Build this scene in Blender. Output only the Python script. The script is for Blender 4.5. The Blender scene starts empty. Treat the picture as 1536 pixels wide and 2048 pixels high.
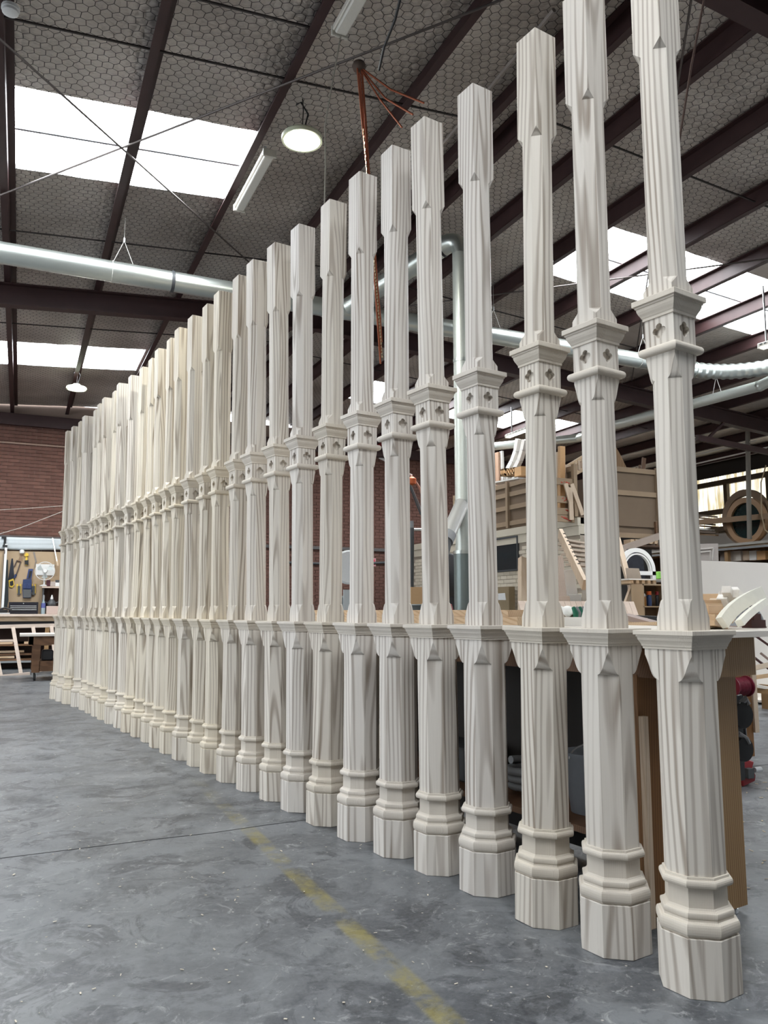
import bpy, bmesh, math, random
from mathutils import Vector, Matrix
random.seed(7)
PI = math.pi
R = math.radians
scene = bpy.context.scene
C = scene.collection

# ------------------------------------------------------------------ camera
FPX, PITCH, YAW, EYE = 1580.0, R(7.117), R(24.6), 1.3
cam_d = bpy.data.cameras.new('camera')
cam_d.sensor_fit = 'VERTICAL'
cam_d.sensor_height = 24.0
cam_d.lens = FPX / 2048.0 * 24.0
cam_d.clip_end = 200
cam = bpy.data.objects.new('camera', cam_d)
C.objects.link(cam)
cam.location = (0, 0, EYE)
cam.rotation_euler = (PI / 2 + PITCH, 0, -YAW)
scene.camera = cam

# ------------------------------------------------------------------ world, daylight openings, exposure
scene.view_settings.view_transform = 'Standard'
scene.view_settings.look = 'None'
scene.view_settings.gamma = 1
scene.view_settings.exposure = 0.3
scene.view_settings.use_curve_mapping = False
scene.cycles.use_denoising = True
scene.cycles.use_adaptive_sampling = True
scene.cycles.adaptive_threshold = .06
scene.cycles.adaptive_min_samples = 16
scene.cycles.max_bounces = 5
scene.cycles.diffuse_bounces = 4
scene.cycles.glossy_bounces = 3
scene.cycles.transmission_bounces = 3
scene.cycles.caustics_reflective = False
scene.cycles.caustics_refractive = False
world = bpy.data.worlds.new('overcast_sky')
scene.world = world
world.use_nodes = True
wn = world.node_tree.nodes
wn['Background'].inputs[0].default_value = (0.90, 0.95, 1.0, 1)
wn['Background'].inputs[1].default_value = 4.2

SKY_EMIT = 13.5       # translucent roof sheets glowing with daylight
WALL_LIGHT_EMIT = .72


def portal(name, loc, rot, sx, sy):
    d = bpy.data.lights.new(name, 'AREA')
    d.shape = 'RECTANGLE'
    d.size = sx
    d.size_y = sy
    d.cycles.is_portal = True
    o = bpy.data.objects.new(name, d)
    C.objects.link(o)
    o.location = loc
    o.rotation_euler = rot
    return o


# shed: X across (ridge at 4.4), Y along the purlins, Z up
XL, XR, YF, YB, RIDGE = -9.2, 18.0, -9.0, 20.6, 4.4
DOOR_L = (4.0, 15.5, 4.6)       # opening in the left wall: y0, y1, height
DOOR_R = (1.0, 7.0, 3.8)       # opening in the right wall: y0, y1, height
portal('door_light_left', (XL + .02, (DOOR_L[0] + DOOR_L[1]) / 2, DOOR_L[2] / 2), (0, -PI / 2, 0), DOOR_L[2], DOOR_L[1] - DOOR_L[0])
portal('door_light_right', (XR - .02, (DOOR_R[0] + DOOR_R[1]) / 2, DOOR_R[2] / 2), (0, PI / 2, 0), DOOR_R[2], DOOR_R[1] - DOOR_R[0])


def under(x):
    """height of the purlin undersides above the floor at x"""
    return 6.05 + .0734 * RIDGE - .0734 * abs(x - RIDGE)


# ------------------------------------------------------------------ measured points
def _ray(u, v):
    x = (u - 768) / FPX
    y = (1024 - v) / FPX
    c, s = math.cos(PITCH), math.sin(PITCH)
    a, b, z = x, c - y * s, s + y * c
    cy, sy = math.cos(YAW), math.sin(YAW)
    return Vector((a * cy + b * sy, -a * sy + b * cy, z))


def at(u, v, X=None, Y=None, Z=None, t=None):
    """a point measured in the photograph, put at its real distance on a plane of the shed"""
    d = _ray(u, v)
    if X is not None:
        t = X / d.x
    elif Y is not None:
        t = Y / d.y
    elif Z is not None:
        t = (Z - EYE) / d.z
    return d * t + Vector((0, 0, EYE))


# ------------------------------------------------------------------ materials
MATS = {}


def new_mat(name):
    m = bpy.data.materials.new(name)
    m.use_nodes = True
    nt = m.node_tree
    return m, nt.nodes, nt.links, nt.nodes['Principled BSDF']


def plain(name, col, rough=.6, metal=0., bump=0., bscale=40., var=.0, spec=.5):
    if name in MATS:
        return MATS[name]
    m, n, l, b = new_mat(name)
    b.inputs['Roughness'].default_value = rough
    b.inputs['Metallic'].default_value = metal
    b.inputs['Specular IOR Level'].default_value = spec
    tc = n.new('ShaderNodeTexCoord')
    nz = n.new('ShaderNodeTexNoise')
    nz.inputs['Scale'].default_value = bscale
    nz.inputs['Detail'].default_value = 4
    l.new(tc.outputs['Object'], nz.inputs['Vector'])
    mix = n.new('ShaderNodeMix')
    mix.data_type = 'RGBA'
    v = max(var, .06)
    mix.inputs[6].default_value = (*[c * (1 - v) for c in col], 1)
    mix.inputs[7].default_value = (*[min(1, c * (1 + v)) for c in col], 1)
    l.new(nz.outputs['Fac'], mix.inputs[0])
    l.new(mix.outputs[2], b.inputs['Base Color'])
    if bump:
        bp = n.new('ShaderNodeBump')
        bp.inputs['Strength'].default_value = bump
        bp.inputs['Distance'].default_value = .01
        l.new(nz.outputs['Fac'], bp.inputs['Height'])
        l.new(bp.outputs['Normal'], b.inputs['Normal'])
    MATS[name] = m
    return m


def glow(name, col, strength):
    if name in MATS:
        return MATS[name]
    m, n, l, b = new_mat(name)
    b.inputs['Base Color'].default_value = (*col, 1)
    b.inputs['Emission Color'].default_value = (*col, 1)
    b.inputs['Emission Strength'].default_value = strength
    MATS[name] = m
    return m


def wood(name, light, dark, ring=26., along='Z', lam=.066, contrast=.75, rough=.55, tint=None, wander=.30, amp=.26, bump=.03):
    """sawn timber: growth rings around a wandering pith, glued laminations, fine pores"""
    if name in MATS:
        return MATS[name]
    m, n, l, b = new_mat(name)
    b.inputs['Roughness'].default_value = rough
    b.inputs['Specular IOR Level'].default_value = .3
    tc = n.new('ShaderNodeTexCoord')
    oi = n.new('ShaderNodeObjectInfo')
    mp = n.new('ShaderNodeMapping')
    if along == 'X':
        mp.inputs['Rotation'].default_value = (0, PI / 2, 0)
    elif along == 'Y':
        mp.inputs['Rotation'].default_value = (PI / 2, 0, 0)
    l.new(tc.outputs['Object'], mp.inputs['Vector'])
    sx = n.new('ShaderNodeSeparateXYZ')
    l.new(mp.outputs['Vector'], sx.inputs[0])

    def math_(op, a, bb):
        k = n.new('ShaderNodeMath')
        k.operation = op
        for i, v in enumerate((a, bb)):
            if isinstance(v, (int, float)):
                k.inputs[i].default_value = v
            else:
                l.new(v, k.inputs[i])
        return k.outputs[0]
    rnd = math_('MULTIPLY', oi.outputs['Random'], 57.0)
    snap = math_('SNAP', math_('ADD', sx.outputs[0], .031), lam)
    off = math_('ADD', math_('MULTIPLY', snap, 131.7), rnd)
    zz = math_('ADD', math_('MULTIPLY', sx.outputs[2], wander), math_('MULTIPLY', off, 3.1))
    cmb = n.new('ShaderNodeCombineXYZ')
    l.new(off, cmb.inputs[0])
    l.new(off, cmb.inputs[1])
    l.new(zz, cmb.inputs[2])
    warp = n.new('ShaderNodeTexNoise')
    warp.inputs['Scale'].default_value = 1.0
    warp.inputs['Detail'].default_value = 1.5
    l.new(cmb.outputs[0], warp.inputs['Vector'])
    # pith wanders: shift x,y by warp colour
    sw = n.new('ShaderNodeSeparateColor')
    l.new(warp.outputs['Color'], sw.inputs[0])
    px = math_('ADD', sx.outputs[0], math_('MULTIPLY', math_('SUBTRACT', sw.outputs[0], .38), amp))
    py = math_('ADD', sx.outputs[1], math_('MULTIPLY', math_('SUBTRACT', sw.outputs[1], .30), amp * 1.1))
    c2 = n.new('ShaderNodeCombineXYZ')
    l.new(px, c2.inputs[0])
    l.new(py, c2.inputs[1])
    l.new(math_('ADD', math_('MULTIPLY', sx.outputs[2], .22), math_('MULTIPLY', off, .37)), c2.inputs[2])
    wv = n.new('ShaderNodeTexWave')
    wv.wave_type = 'RINGS'
    wv.rings_direction = 'Z'
    wv.wave_profile = 'SIN'
    wv.inputs['Scale'].default_value = ring
    wv.inputs['Distortion'].default_value = 3.4
    wv.inputs['Detail'].default_value = 2
    wv.inputs['Detail Scale'].default_value = .45
    l.new(c2.outputs[0], wv.inputs['Vector'])
    rp = n.new('ShaderNodeValToRGB')
    rp.color_ramp.elements[0].position = .42
    rp.color_ramp.elements[0].color = (0, 0, 0, 1)
    rp.color_ramp.elements[1].position = .97
    rp.color_ramp.elements[1].color = (1, 1, 1, 1)
    l.new(wv.outputs['Fac'], rp.inputs[0])
    # fine fibres
    c3 = n.new('ShaderNodeCombineXYZ')
    l.new(math_('MULTIPLY', sx.outputs[0], 260.), c3.inputs[0])
    l.new(math_('MULTIPLY', sx.outputs[1], 260.), c3.inputs[1])
    l.new(math_('ADD', math_('MULTIPLY', sx.outputs[2], 3.), off), c3.inputs[2])
    fib = n.new('ShaderNodeTexNoise')
    fib.inputs['Scale'].default_value = 1.
    fib.inputs['Detail'].default_value = 3
    l.new(c3.outputs[0], fib.inputs['Vector'])
    # broad heart / sapwood patches
    c4 = n.new('ShaderNodeCombineXYZ')
    l.new(math_('ADD', math_('MULTIPLY', sx.outputs[0], 9.), off), c4.inputs[0])
    l.new(math_('MULTIPLY', sx.outputs[1], 9.), c4.inputs[1])
    l.new(math_('MULTIPLY', sx.outputs[2], .8), c4.inputs[2])
    pat = n.new('ShaderNodeTexNoise')
    pat.inputs['Scale'].default_value = 1.
    pat.inputs['Detail'].default_value = 2
    l.new(c4.outputs[0], pat.inputs['Vector'])
    fac = math_('MULTIPLY', rp.outputs[0], contrast)
    fac = math_('MULTIPLY', fac, math_('ADD', math_('MULTIPLY', pat.outputs['Fac'], 1.5), -.12))
    fac = math_('ADD', fac, math_('MULTIPLY', math_('SUBTRACT', fib.outputs['Fac'], .5), .28))
    fac = math_('ADD', fac, math_('MULTIPLY', math_('SUBTRACT', pat.outputs['Fac'], .5), .55))
    mix = n.new('ShaderNodeMix')
    mix.data_type = 'RGBA'
    mix.clamp_factor = True
    mix.inputs[6].default_value = (*light, 1)
    mix.inputs[7].default_value = (*dark, 1)
    l.new(fac, mix.inputs[0])
    out = mix.outputs[2]
    if tint:
        m2 = n.new('ShaderNodeMix')
        m2.data_type = 'RGBA'
        m2.blend_type = 'MULTIPLY'
        m2.inputs[0].default_value = 1.0
        l.new(oi.outputs['Color'], m2.inputs[7])
        l.new(out, m2.inputs[6])
        out = m2.outputs[2]
    l.new(out, b.inputs['Base Color'])
    bp = n.new('ShaderNodeBump')
    bp.inputs['Strength'].default_value = bump
    bp.inputs['Distance'].default_value = .001
    l.new(fac, bp.inputs['Height'])
    l.new(bp.outputs['Normal'], b.inputs['Normal'])
    MATS[name] = m
    return m


PINE = wood('sanded_pine', (.675, .635, .585), (.235, .185, .145), ring=14., tint=True, contrast=.82)
PINE_MOULD = wood('sanded_pine_moulding', (.63, .58, .515), (.47, .41, .345), ring=60., tint=True, contrast=.4, amp=.5, wander=.1, lam=5., bump=0.)
PINE_RAW = wood('raw_pine', (.62, .47, .32), (.42, .27, .15), along='Y')
PINE_RAW_X = wood('raw_pine_across', (.62, .47, .32), (.42, .27, .15), along='X')
PINE_RAW_Z = wood('raw_pine_upright', (.62, .50, .38), (.42, .29, .18), along='Z')
PINK_PINE = wood('primed_pine', (.66, .55, .47), (.52, .41, .34), along='X', contrast=.5)
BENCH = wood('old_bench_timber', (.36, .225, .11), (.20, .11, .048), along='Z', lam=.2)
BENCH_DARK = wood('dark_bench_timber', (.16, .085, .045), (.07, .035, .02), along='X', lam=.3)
MDF = plain('mdf_board', (.42, .31, .20), .75, var=.08, bscale=6)
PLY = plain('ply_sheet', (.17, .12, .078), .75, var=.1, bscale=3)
WHITE_BOARD = plain('white_board', (.75, .70, .635), .5, bscale=2)
PRIMED = plain('white_primer', (.74, .73, .70), .5, bscale=5)
STEEL_RED = plain('red_oxide_steel', (.042, .020, .020), .5, var=.3, bscale=5, spec=.35)
GALV = plain('galvanised_steel', (.56, .60, .57), .34, metal=.85, var=.08, bscale=3)
GALV_BRIGHT = plain('bright_duct', (.74, .74, .72), .3, metal=.6, var=.05, bscale=3)
BLACK = plain('black_plastic', (.012, .012, .014), .45)
RUBBER = plain('black_rubber', (.02, .02, .02), .8)
WHITE_PL = plain('white_plastic', (.72, .73, .73), .4)
RED_PAINT = plain('red_paint', (.28, .02, .025), .4)
ORANGE = plain('orange_plastic', (.62, .13, .03), .5)
YELLOW = plain('yellow_plastic', (.72, .50, .06), .5)
BLUE = plain('navy_cloth', (.03, .05, .13), .8)
GREY = plain('grey_paint', (.25, .26, .27), .5)
DKGREY = plain('dark_grey_paint', (.06, .065, .07), .5)
SILVER = plain('brushed_aluminium', (.72, .74, .75), .35, metal=.7)
CARD = plain('cardboard', (.46, .30, .16), .85)
GLASS = plain('dark_window_glass', (.025, .032, .035), .08)
ROPE_O = plain('orange_rope', (.30, .085, .04), .9, var=.4, bscale=60)
ROPE_G = plain('grey_rope', (.30, .28, .24), .9, var=.3, bscale=60)
WIRE = plain('dark_wire', (.04, .032, .03), .6)
CORD = plain('white_cord', (.62, .60, .56), .8)
LAMP_GLOW = glow('lamp_glow', (1.0, 1.0, .93), 30.)
TUBE_GLOW = glow('tube_glow', (1.0, .98, .95), 4.)
SKYSHEET = glow('translucent_roof_sheet', (.93, .97, 1.0), SKY_EMIT)


def sheet_glow():
    m, n, l, b = new_mat('translucent_wall_sheet')
    tc = n.new('ShaderNodeTexCoord')
    nz = n.new('ShaderNodeTexNoise')
    nz.inputs['Scale'].default_value = 5
    mp = n.new('ShaderNodeMapping')
    mp.inputs['Scale'].default_value = (1, 2.2, .25)
    l.new(tc.outputs['Object'], mp.inputs[0])
    l.new(mp.outputs[0], nz.inputs['Vector'])
    rp = n.new('ShaderNodeValToRGB')
    rp.color_ramp.elements[0].color = (.62, .52, .30, 1)
    rp.color_ramp.elements[0].position = .35
    rp.color_ramp.elements[1].color = (1, 1, .93, 1)
    rp.color_ramp.elements[1].position = .55
    l.new(nz.outputs['Fac'], rp.inputs[0])
    l.new(rp.outputs[0], b.inputs['Base Color'])
    l.new(rp.outputs[0], b.inputs['Emission Color'])
    b.inputs['Emission Strength'].default_value = WALL_LIGHT_EMIT
    return m


WALLSHEET = sheet_glow()


def concrete():
    m, n, l, b = new_mat('worn_concrete')
    tc = n.new('ShaderNodeTexCoord')

    def noise(s, d, r=.6, dist=0.):
        k = n.new('ShaderNodeTexNoise')
        k.inputs['Scale'].default_value = s
        k.inputs['Detail'].default_value = d
        k.inputs['Roughness'].default_value = r
        k.inputs['Distortion'].default_value = dist
        l.new(tc.outputs['Object'], k.inputs['Vector'])
        return k.outputs['Fac']

    def ramp(f, stops):
        k = n.new('ShaderNodeValToRGB')
        e = k.color_ramp.elements
        e[0].position, e[0].color = stops[0][0], (*[stops[0][1]] * 3, 1)
        e[1].position, e[1].color = stops[1][0], (*[stops[1][1]] * 3, 1)
        l.new(f, k.inputs[0])
        return k.outputs[0]

    def mixc(f, a, c, bt='MIX'):
        k = n.new('ShaderNodeMix')
        k.data_type = 'RGBA'
        k.blend_type = bt
        for i, v in ((0, f), (6, a), (7, c)):
            if isinstance(v, (float, int)):
                k.inputs[i].default_value = v
            elif isinstance(v, tuple):
                k.inputs[i].default_value = (*v, 1)
            else:
                l.new(v, k.inputs[i])
        return k.outputs[2]
    big = noise(.55, 6, .62, .6)
    mid = noise(2.6, 8, .68, .8)
    fine = noise(34, 6, .7)
    col = mixc(ramp(big, ((.35, 0), (.68, 1))), (.060, .066, .075), (.165, .175, .187))
    col = mixc(ramp(mid, ((.44, 0), (.64, .8))), col, (.19, .20, .21))
    col = mixc(ramp(noise(1.3, 7, .66, 1.2), ((.53, 0), (.62, .8))), col, (.040, .045, .054))
    # crisp worn patches and darker damp ones
    col = mixc(ramp(noise(3.1, 12, .70, .9), ((.50, 0), (.56, .5))), col, (.185, .196, .21))
    col = mixc(ramp(noise(2.3, 12, .72, 1.6), ((.53, 0), (.58, .75))), col, (.030, .034, .042))
    col = mixc(ramp(noise(11, 12, .8, .6), ((.55, 0), (.62, .6))), col, (.05, .055, .065))
    # scuffed paler scratches
    col = mixc(ramp(noise(5.5, 10, .78, 2.5), ((.56, 0), (.66, .8))), col, (.36, .37, .37))
    col = mixc(ramp(fine, ((.35, 0), (.85, .5))), col, (.20, .207, .213))
    # sawdust spots
    vo = n.new('ShaderNodeTexVoronoi')
    vo.inputs['Scale'].default_value = 13
    l.new(tc.outputs['Object'], vo.inputs['Vector'])
    col = mixc(ramp(vo.outputs['Distance'], ((.035, .9), (.075, 0))), col, (.48, .45, .40))
    # worn yellow line painted along the shed, x about 1.31
    sx = n.new('ShaderNodeSeparateXYZ')
    l.new(tc.outputs['Object'], sx.inputs[0])
    k1 = n.new('ShaderNodeMath')
    k1.operation = 'SUBTRACT'
    l.new(sx.outputs[0], k1.inputs[0])
    k1.inputs[1].default_value = 1.315
    k2 = n.new('ShaderNodeMath')
    k2.operation = 'ABSOLUTE'
    l.new(k1.outputs[0], k2.inputs[0])
    line = ramp(k2.outputs[0], ((.036, .6), (.056, 0)))
    wear = ramp(noise(4, 9, .75), ((.42, 0), (.60, 1)))
    fade = n.new('ShaderNodeMapRange')
    fade.inputs['From Min'].default_value = 6.6
    fade.inputs['From Max'].default_value = 4.6
    l.new(sx.outputs[1], fade.inputs['Value'])
    k3 = n.new('ShaderNodeMath')
    k3.operation = 'MULTIPLY'
    l.new(line, k3.inputs[0])
    l.new(wear, k3.inputs[1])
    k4 = n.new('ShaderNodeMath')
    k4.operation = 'MULTIPLY'
    l.new(k3.outputs[0], k4.inputs[0])
    l.new(fade.outputs[0], k4.inputs[1])
    col = mixc(k4.outputs[0], col, (.30, .25, .055))
    l.new(col, b.inputs['Base Color'])
    rr = n.new('ShaderNodeMapRange')
    rr.inputs['To Min'].default_value = .26
    rr.inputs['To Max'].default_value = .55
    l.new(mid, rr.inputs['Value'])
    l.new(rr.outputs[0], b.inputs['Roughness'])
    bp = n.new('ShaderNodeBump')
    bp.inputs['Strength'].default_value = .22
    bp.inputs['Distance'].default_value = .006
    l.new(mid, bp.inputs['Height'])
    bp2 = n.new('ShaderNodeBump')
    bp2.inputs['Strength'].default_value = .15
    bp2.inputs['Distance'].default_value = .002
    l.new(fine, bp2.inputs['Height'])
    l.new(bp.outputs[0], bp2.inputs['Normal'])
    l.new(bp2.outputs[0], b.inputs['Normal'])
    return m


CONCRETE = concrete()


def sarking():
    """crinkled foil-faced insulation blanket behind the wire netting"""
    m, n, l, b = new_mat('foil_insulation')
    tc = n.new('ShaderNodeTexCoord')
    mp = n.new('ShaderNodeMapping')
    mp.inputs['Scale'].default_value = (1.0, 2.6, 1.)
    l.new(tc.outputs['Object'], mp.inputs[0])
    a = n.new('ShaderNodeTexNoise')
    a.inputs['Scale'].default_value = 7
    a.inputs['Detail'].default_value = 6
    a.inputs['Distortion'].default_value = .8
    l.new(mp.outputs[0], a.inputs['Vector'])
    v = n.new('ShaderNodeTexVoronoi')
    v.inputs['Scale'].default_value = 13.5
    v.inputs['Randomness'].default_value = .6
    l.new(tc.outputs['Object'], v.inputs['Vector'])
    g = n.new('ShaderNodeTexNoise')
    g.inputs['Scale'].default_value = .9
    g.inputs['Detail'].default_value = 5
    l.new(tc.outputs['Object'], g.inputs['Vector'])
    rp = n.new('ShaderNodeValToRGB')
    rp.color_ramp.elements[0].position = .3
    rp.color_ramp.elements[0].color = (.44, .395, .355, 1)
    rp.color_ramp.elements[1].position = .72
    rp.color_ramp.elements[1].color = (.80, .745, .685, 1)
    l.new(g.outputs['Fac'], rp.inputs[0])
    l.new(rp.outputs[0], b.inputs['Base Color'])
    b.inputs['Roughness'].default_value = .42
    b.inputs['Metallic'].default_value = .25
    b1 = n.new('ShaderNodeBump')
    b1.inputs['Strength'].default_value = .8
    b1.inputs['Distance'].default_value = .03
    l.new(a.outputs['Fac'], b1.inputs['Height'])
    b2 = n.new('ShaderNodeBump')
    b2.invert = True
    b2.inputs['Strength'].default_value = .6
    b2.inputs['Distance'].default_value = .02
    l.new(v.outputs['Distance'], b2.inputs['Height'])
    l.new(b1.outputs[0], b2.inputs['Normal'])
    l.new(b2.outputs[0], b.inputs['Normal'])
    return m


SARKING = sarking()


def brick_mat(name, c0, c1, rough=.85):
    m, n, l, b = new_mat(name)
    oi = n.new('ShaderNodeObjectInfo')
    tc = n.new('ShaderNodeTexCoord')
    nz = n.new('ShaderNodeTexNoise')
    nz.inputs['Scale'].default_value = 9
    l.new(tc.outputs['Object'], nz.inputs['Vector'])
    ad = n.new('ShaderNodeMath')
    ad.operation = 'ADD'
    l.new(oi.outputs['Random'], ad.inputs[0])
    l.new(nz.outputs['Fac'], ad.inputs[1])
    ml = n.new('ShaderNodeMath')
    ml.operation = 'MULTIPLY'
    l.new(ad.outputs[0], ml.inputs[0])
    ml.inputs[1].default_value = .55
    mx = n.new('ShaderNodeMix')
    mx.data_type = 'RGBA'
    mx.inputs[6].default_value = (*c0, 1)
    mx.inputs[7].default_value = (*c1, 1)
    l.new(ml.outputs[0], mx.inputs[0])
    l.new(mx.outputs[2], b.inputs['Base Color'])
    b.inputs['Roughness'].default_value = rough
    return m


BRICK = brick_mat('red_brick', (.10, .045, .034), (.185, .088, .066))
MORTAR = plain('mortar', (.30, .22, .18), .9)
BLOCK_W = brick_mat('painted_brick', (.52, .46, .36), (.66, .60, .49), .7)
MORTAR_W = plain('painted_mortar', (.36, .31, .25), .9)


# ------------------------------------------------------------------ mesh helpers
class MB:
    def __init__(self):
        self.v, self.f = [], []

    def add(self, vs, fs):
        o = len(self.v)
        self.v += [tuple(p) for p in vs]
        self.f += [tuple(i + o for i in f) for f in fs]
        return self

    def box(self, c, s, m=None):
        hx, hy, hz = s[0] / 2, s[1] / 2, s[2] / 2
        vs = [Vector((x, y, z)) for z in (-hz, hz) for x, y in ((-hx, -hy), (hx, -hy), (hx, hy), (-hx, hy))]
        if m:
            vs = [m @ p for p in vs]
        vs = [p + Vector(c) for p in vs]
        return self.add(vs, [(0, 3, 2, 1), (4, 5, 6, 7), (0, 1, 5, 4), (1, 2, 6, 5), (2, 3, 7, 6), (3, 0, 4, 7)])

    def span(self, a, b):
        a, b = Vector(a), Vector(b)
        return self.box((a + b) / 2, [abs(x) for x in (b - a)])

    def bar(self, p0, p1, w, h, up=(0, 0, 1)):
        """a beam from p0 to p1, w wide, h deep along up"""
        p0, p1, up = Vector(p0), Vector(p1), Vector(up)
        d = (p1 - p0).normalized()
        if abs(d.dot(up)) > .99:
            up = Vector((0, 1, 0))
        s = d.cross(up).normalized()
        u = s.cross(d)
        vs = []
        for p in (p0, p1):
            for a, b in ((-1, -1), (1, -1), (1, 1), (-1, 1)):
                vs.append(p + s * a * w / 2 + u * b * h / 2)
        return self.add(vs, [(0, 1, 2, 3), (7, 6, 5, 4), (0, 4, 5, 1), (1, 5, 6, 2), (2, 6, 7, 3), (3, 7, 4, 0)])

    def path(self, pts, r, n=8, cap=True):
        pts = [Vector(p) for p in pts]
        rs = r if isinstance(r, (list, tuple)) else [r] * len(pts)
        vs, fs = [], []
        prev = None
        for i, p in enumerate(pts):
            d = (pts[min(i + 1, len(pts) - 1)] - pts[max(i - 1, 0)]).normalized()
            if prev is None:
                a = d.cross(Vector((0, 0, 1)))
                if a.length < .05:
                    a = d.cross(Vector((1, 0, 0)))
            else:
                a = prev - d * prev.dot(d)
            a.normalize()
            prev = a
            b = d.cross(a)
            for k in range(n):
                t = 2 * PI * k / n
                vs.append(p + (a * math.cos(t) + b * math.sin(t)) * rs[i])
        for i in range(len(pts) - 1):
            for k in range(n):
                k2 = (k + 1) % n
                fs.append((i * n + k, i * n + k2, (i + 1) * n + k2, (i + 1) * n + k))
        if cap:
            fs.append(tuple(range(n))[::-1])
            fs.append(tuple((len(pts) - 1) * n + k for k in range(n)))
        return self.add(vs, fs)

    def lathe(self, prof, c=(0, 0, 0), n=24, m=None):
        """prof: (radius, height) pairs, turned about Z (or m's Z)"""
        vs, fs = [], []
        for r, z in prof:
            for k in range(n):
                t = 2 * PI * k / n
                p = Vector((r * math.cos(t), r * math.sin(t), z))
                vs.append((m @ p if m else p) + Vector(c))
        for i in range(len(prof) - 1):
            for k in range(n):
                k2 = (k + 1) % n
                fs.append((i * n + k, i * n + k2, (i + 1) * n + k2, (i + 1) * n + k))
        fs.append(tuple(range(n))[::-1])
        fs.append(tuple((len(prof) - 1) * n + k for k in range(n)))
        return self.add(vs, fs)

    def prism(self, pts, off):
        """flat outline (3D points) pushed out by vector off"""
        pts = [Vector(p) for p in pts]
        off = Vector(off)
        n = len(pts)
        vs = pts + [p + off for p in pts]
        fs = [tuple(range(n)), tuple(range(2 * n - 1, n - 1, -1))]
        for k in range(n):
            k2 = (k + 1) % n
            fs.append((k2, k, n + k, n + k2))
        return self.add(vs, fs)

    def mesh(self, name):
        me = bpy.data.meshes.new(name)
        me.from_pydata(self.v, [], self.f)
        bm = bmesh.new()
        bm.from_mesh(me)
        bmesh.ops.recalc_face_normals(bm, faces=bm.faces)
        bm.to_mesh(me)
        bm.free()
        return me

    def build(self, name, mat, parent=None, smooth=None, bevel=0.):
        me = self.mesh(name)
        return link(name, me, mat, parent, smooth, bevel)


def link(name, me, mat, parent=None, smooth=None, bevel=0.):
    if mat and not me.materials:
        me.materials.append(mat)
    o = bpy.data.objects.new(name, me)
    C.objects.link(o)
    if parent:
        o.parent = parent
        if parent.type == 'EMPTY' or parent.location.length > 0:
            o.matrix_parent_inverse = parent_inv(parent)
    if smooth is not None:
        me.shade_smooth()
        try:
            me.set_sharp_from_angle(angle=R(smooth))
        except Exception:
            pass
    if bevel:
        md = o.modifiers.new('edge', 'BEVEL')
        md.width = bevel
        md.segments = 1
        md.limit_method = 'ANGLE'
    return o


def parent_inv(p):
    m = Matrix.LocRotScale(p.location, p.rotation_euler.to_quaternion(), p.scale)
    if p.parent:
        m = p.parent.matrix_local @ m
    return m.inverted()


def tag(o, label=None, cat=None, group=None, kind=None):
    if label:
        o['label'] = label
    if cat:
        o['category'] = cat
    if group:
        o['group'] = group
    if kind:
        o['kind'] = kind
    return o


def thing(name, loc, label, cat, group=None, rotz=0.):
    o = bpy.data.objects.new(name, None)
    C.objects.link(o)
    o.empty_display_size = .1
    o.location = loc
    o.rotation_euler = (0, 0, rotz)
    return tag(o, label, cat, group)


def one(name, mb, mat, label, cat, group=None, smooth=None, bevel=0.):
    return tag(mb.build(name, mat, None, smooth, bevel), label, cat, group)


def struct(name, mb, mat, label=None, smooth=None):
    o = mb.build(name, mat, None, smooth)
    return tag(o, label, None, None, 'structure')


# ================================================================== THE SHED
floor = struct('floor', MB().span((XL - 4, YF - 6, -.2), (XR + 4, YB + .3, 0)), CONCRETE, 'worn grey concrete floor with a faded yellow line')
# saw-cut joint across the floor
jb = MB()
pts = [(-7, 4.80), (-.4, 4.81), (.75, 4.84), (1.1, 4.835), (1.45, 4.87), (1.7, 4.88), (2.4, 4.9), (6, 4.95)]
for p, q in zip(pts, pts[1:]):
    jb.bar((p[0], p[1], .0006), (q[0], q[1], .0006), .008, .001)
jb.build('joint', plain('joint_dirt', (.02, .02, .022), .9), floor)

# ---- ceiling: insulation blanket, netting, purlins, rafters
SKYL = [(-4.0, 2.06, 7.76, 9.30), (6.78, 13.2, 7.82, 9.40), (-4.0, 2.0, 15.66, 17.15), (6.9, 13.2, 15.66, 17.25), (-4.0, 2.06, -.14, 1.40), (6.78, 13.2, -.08, 1.50)]
SHEET = .21


def sheet_z(x):
    return under(x) + SHEET


def ceiling_mesh():
    """blanket over the whole roof, open where the translucent sheets are, sagging a little between purlins"""
    xs = set([XL, XR, RIDGE])
    ys = set([YF, YB])
    for a, b, c, d in SKYL:
        xs |= {a, b}
        ys |= {c, d}
    x = XL
    while x < XR:
        xs.add(round(x, 3))
        x += .2
    y = YF
    while y < YB:
        ys.add(round(y, 3))
        y += .3
    xs, ys = sorted(xs), sorted(ys)
    idx, vs, fs = {}, [], []
    for i, x in enumerate(xs):
        for j, y in enumerate(ys):
            idx[i, j] = len(vs)
            z = sheet_z(x) + random.uniform(-.006, .006) - .004
            vs.append((x, y, z))
    for i in range(len(xs) - 1):
        for j in range(len(ys) - 1):
            cx, cy = (xs[i] + xs[i + 1]) / 2, (ys[j] + ys[j + 1]) / 2
            if any(a < cx < b and c < cy < d for a, b, c, d in SKYL):
                continue
            fs.append((idx[i, j], idx[i, j + 1], idx[i + 1, j + 1], idx[i + 1, j]))
    return MB().add(vs, fs)


ceiling = struct('ceiling', ceiling_mesh(), SARKING, 'low-pitched shed roof lined with crinkled foil insulation', smooth=60)

# hexagonal wire netting, every wire a strip
hv, hf = [], []


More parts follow.
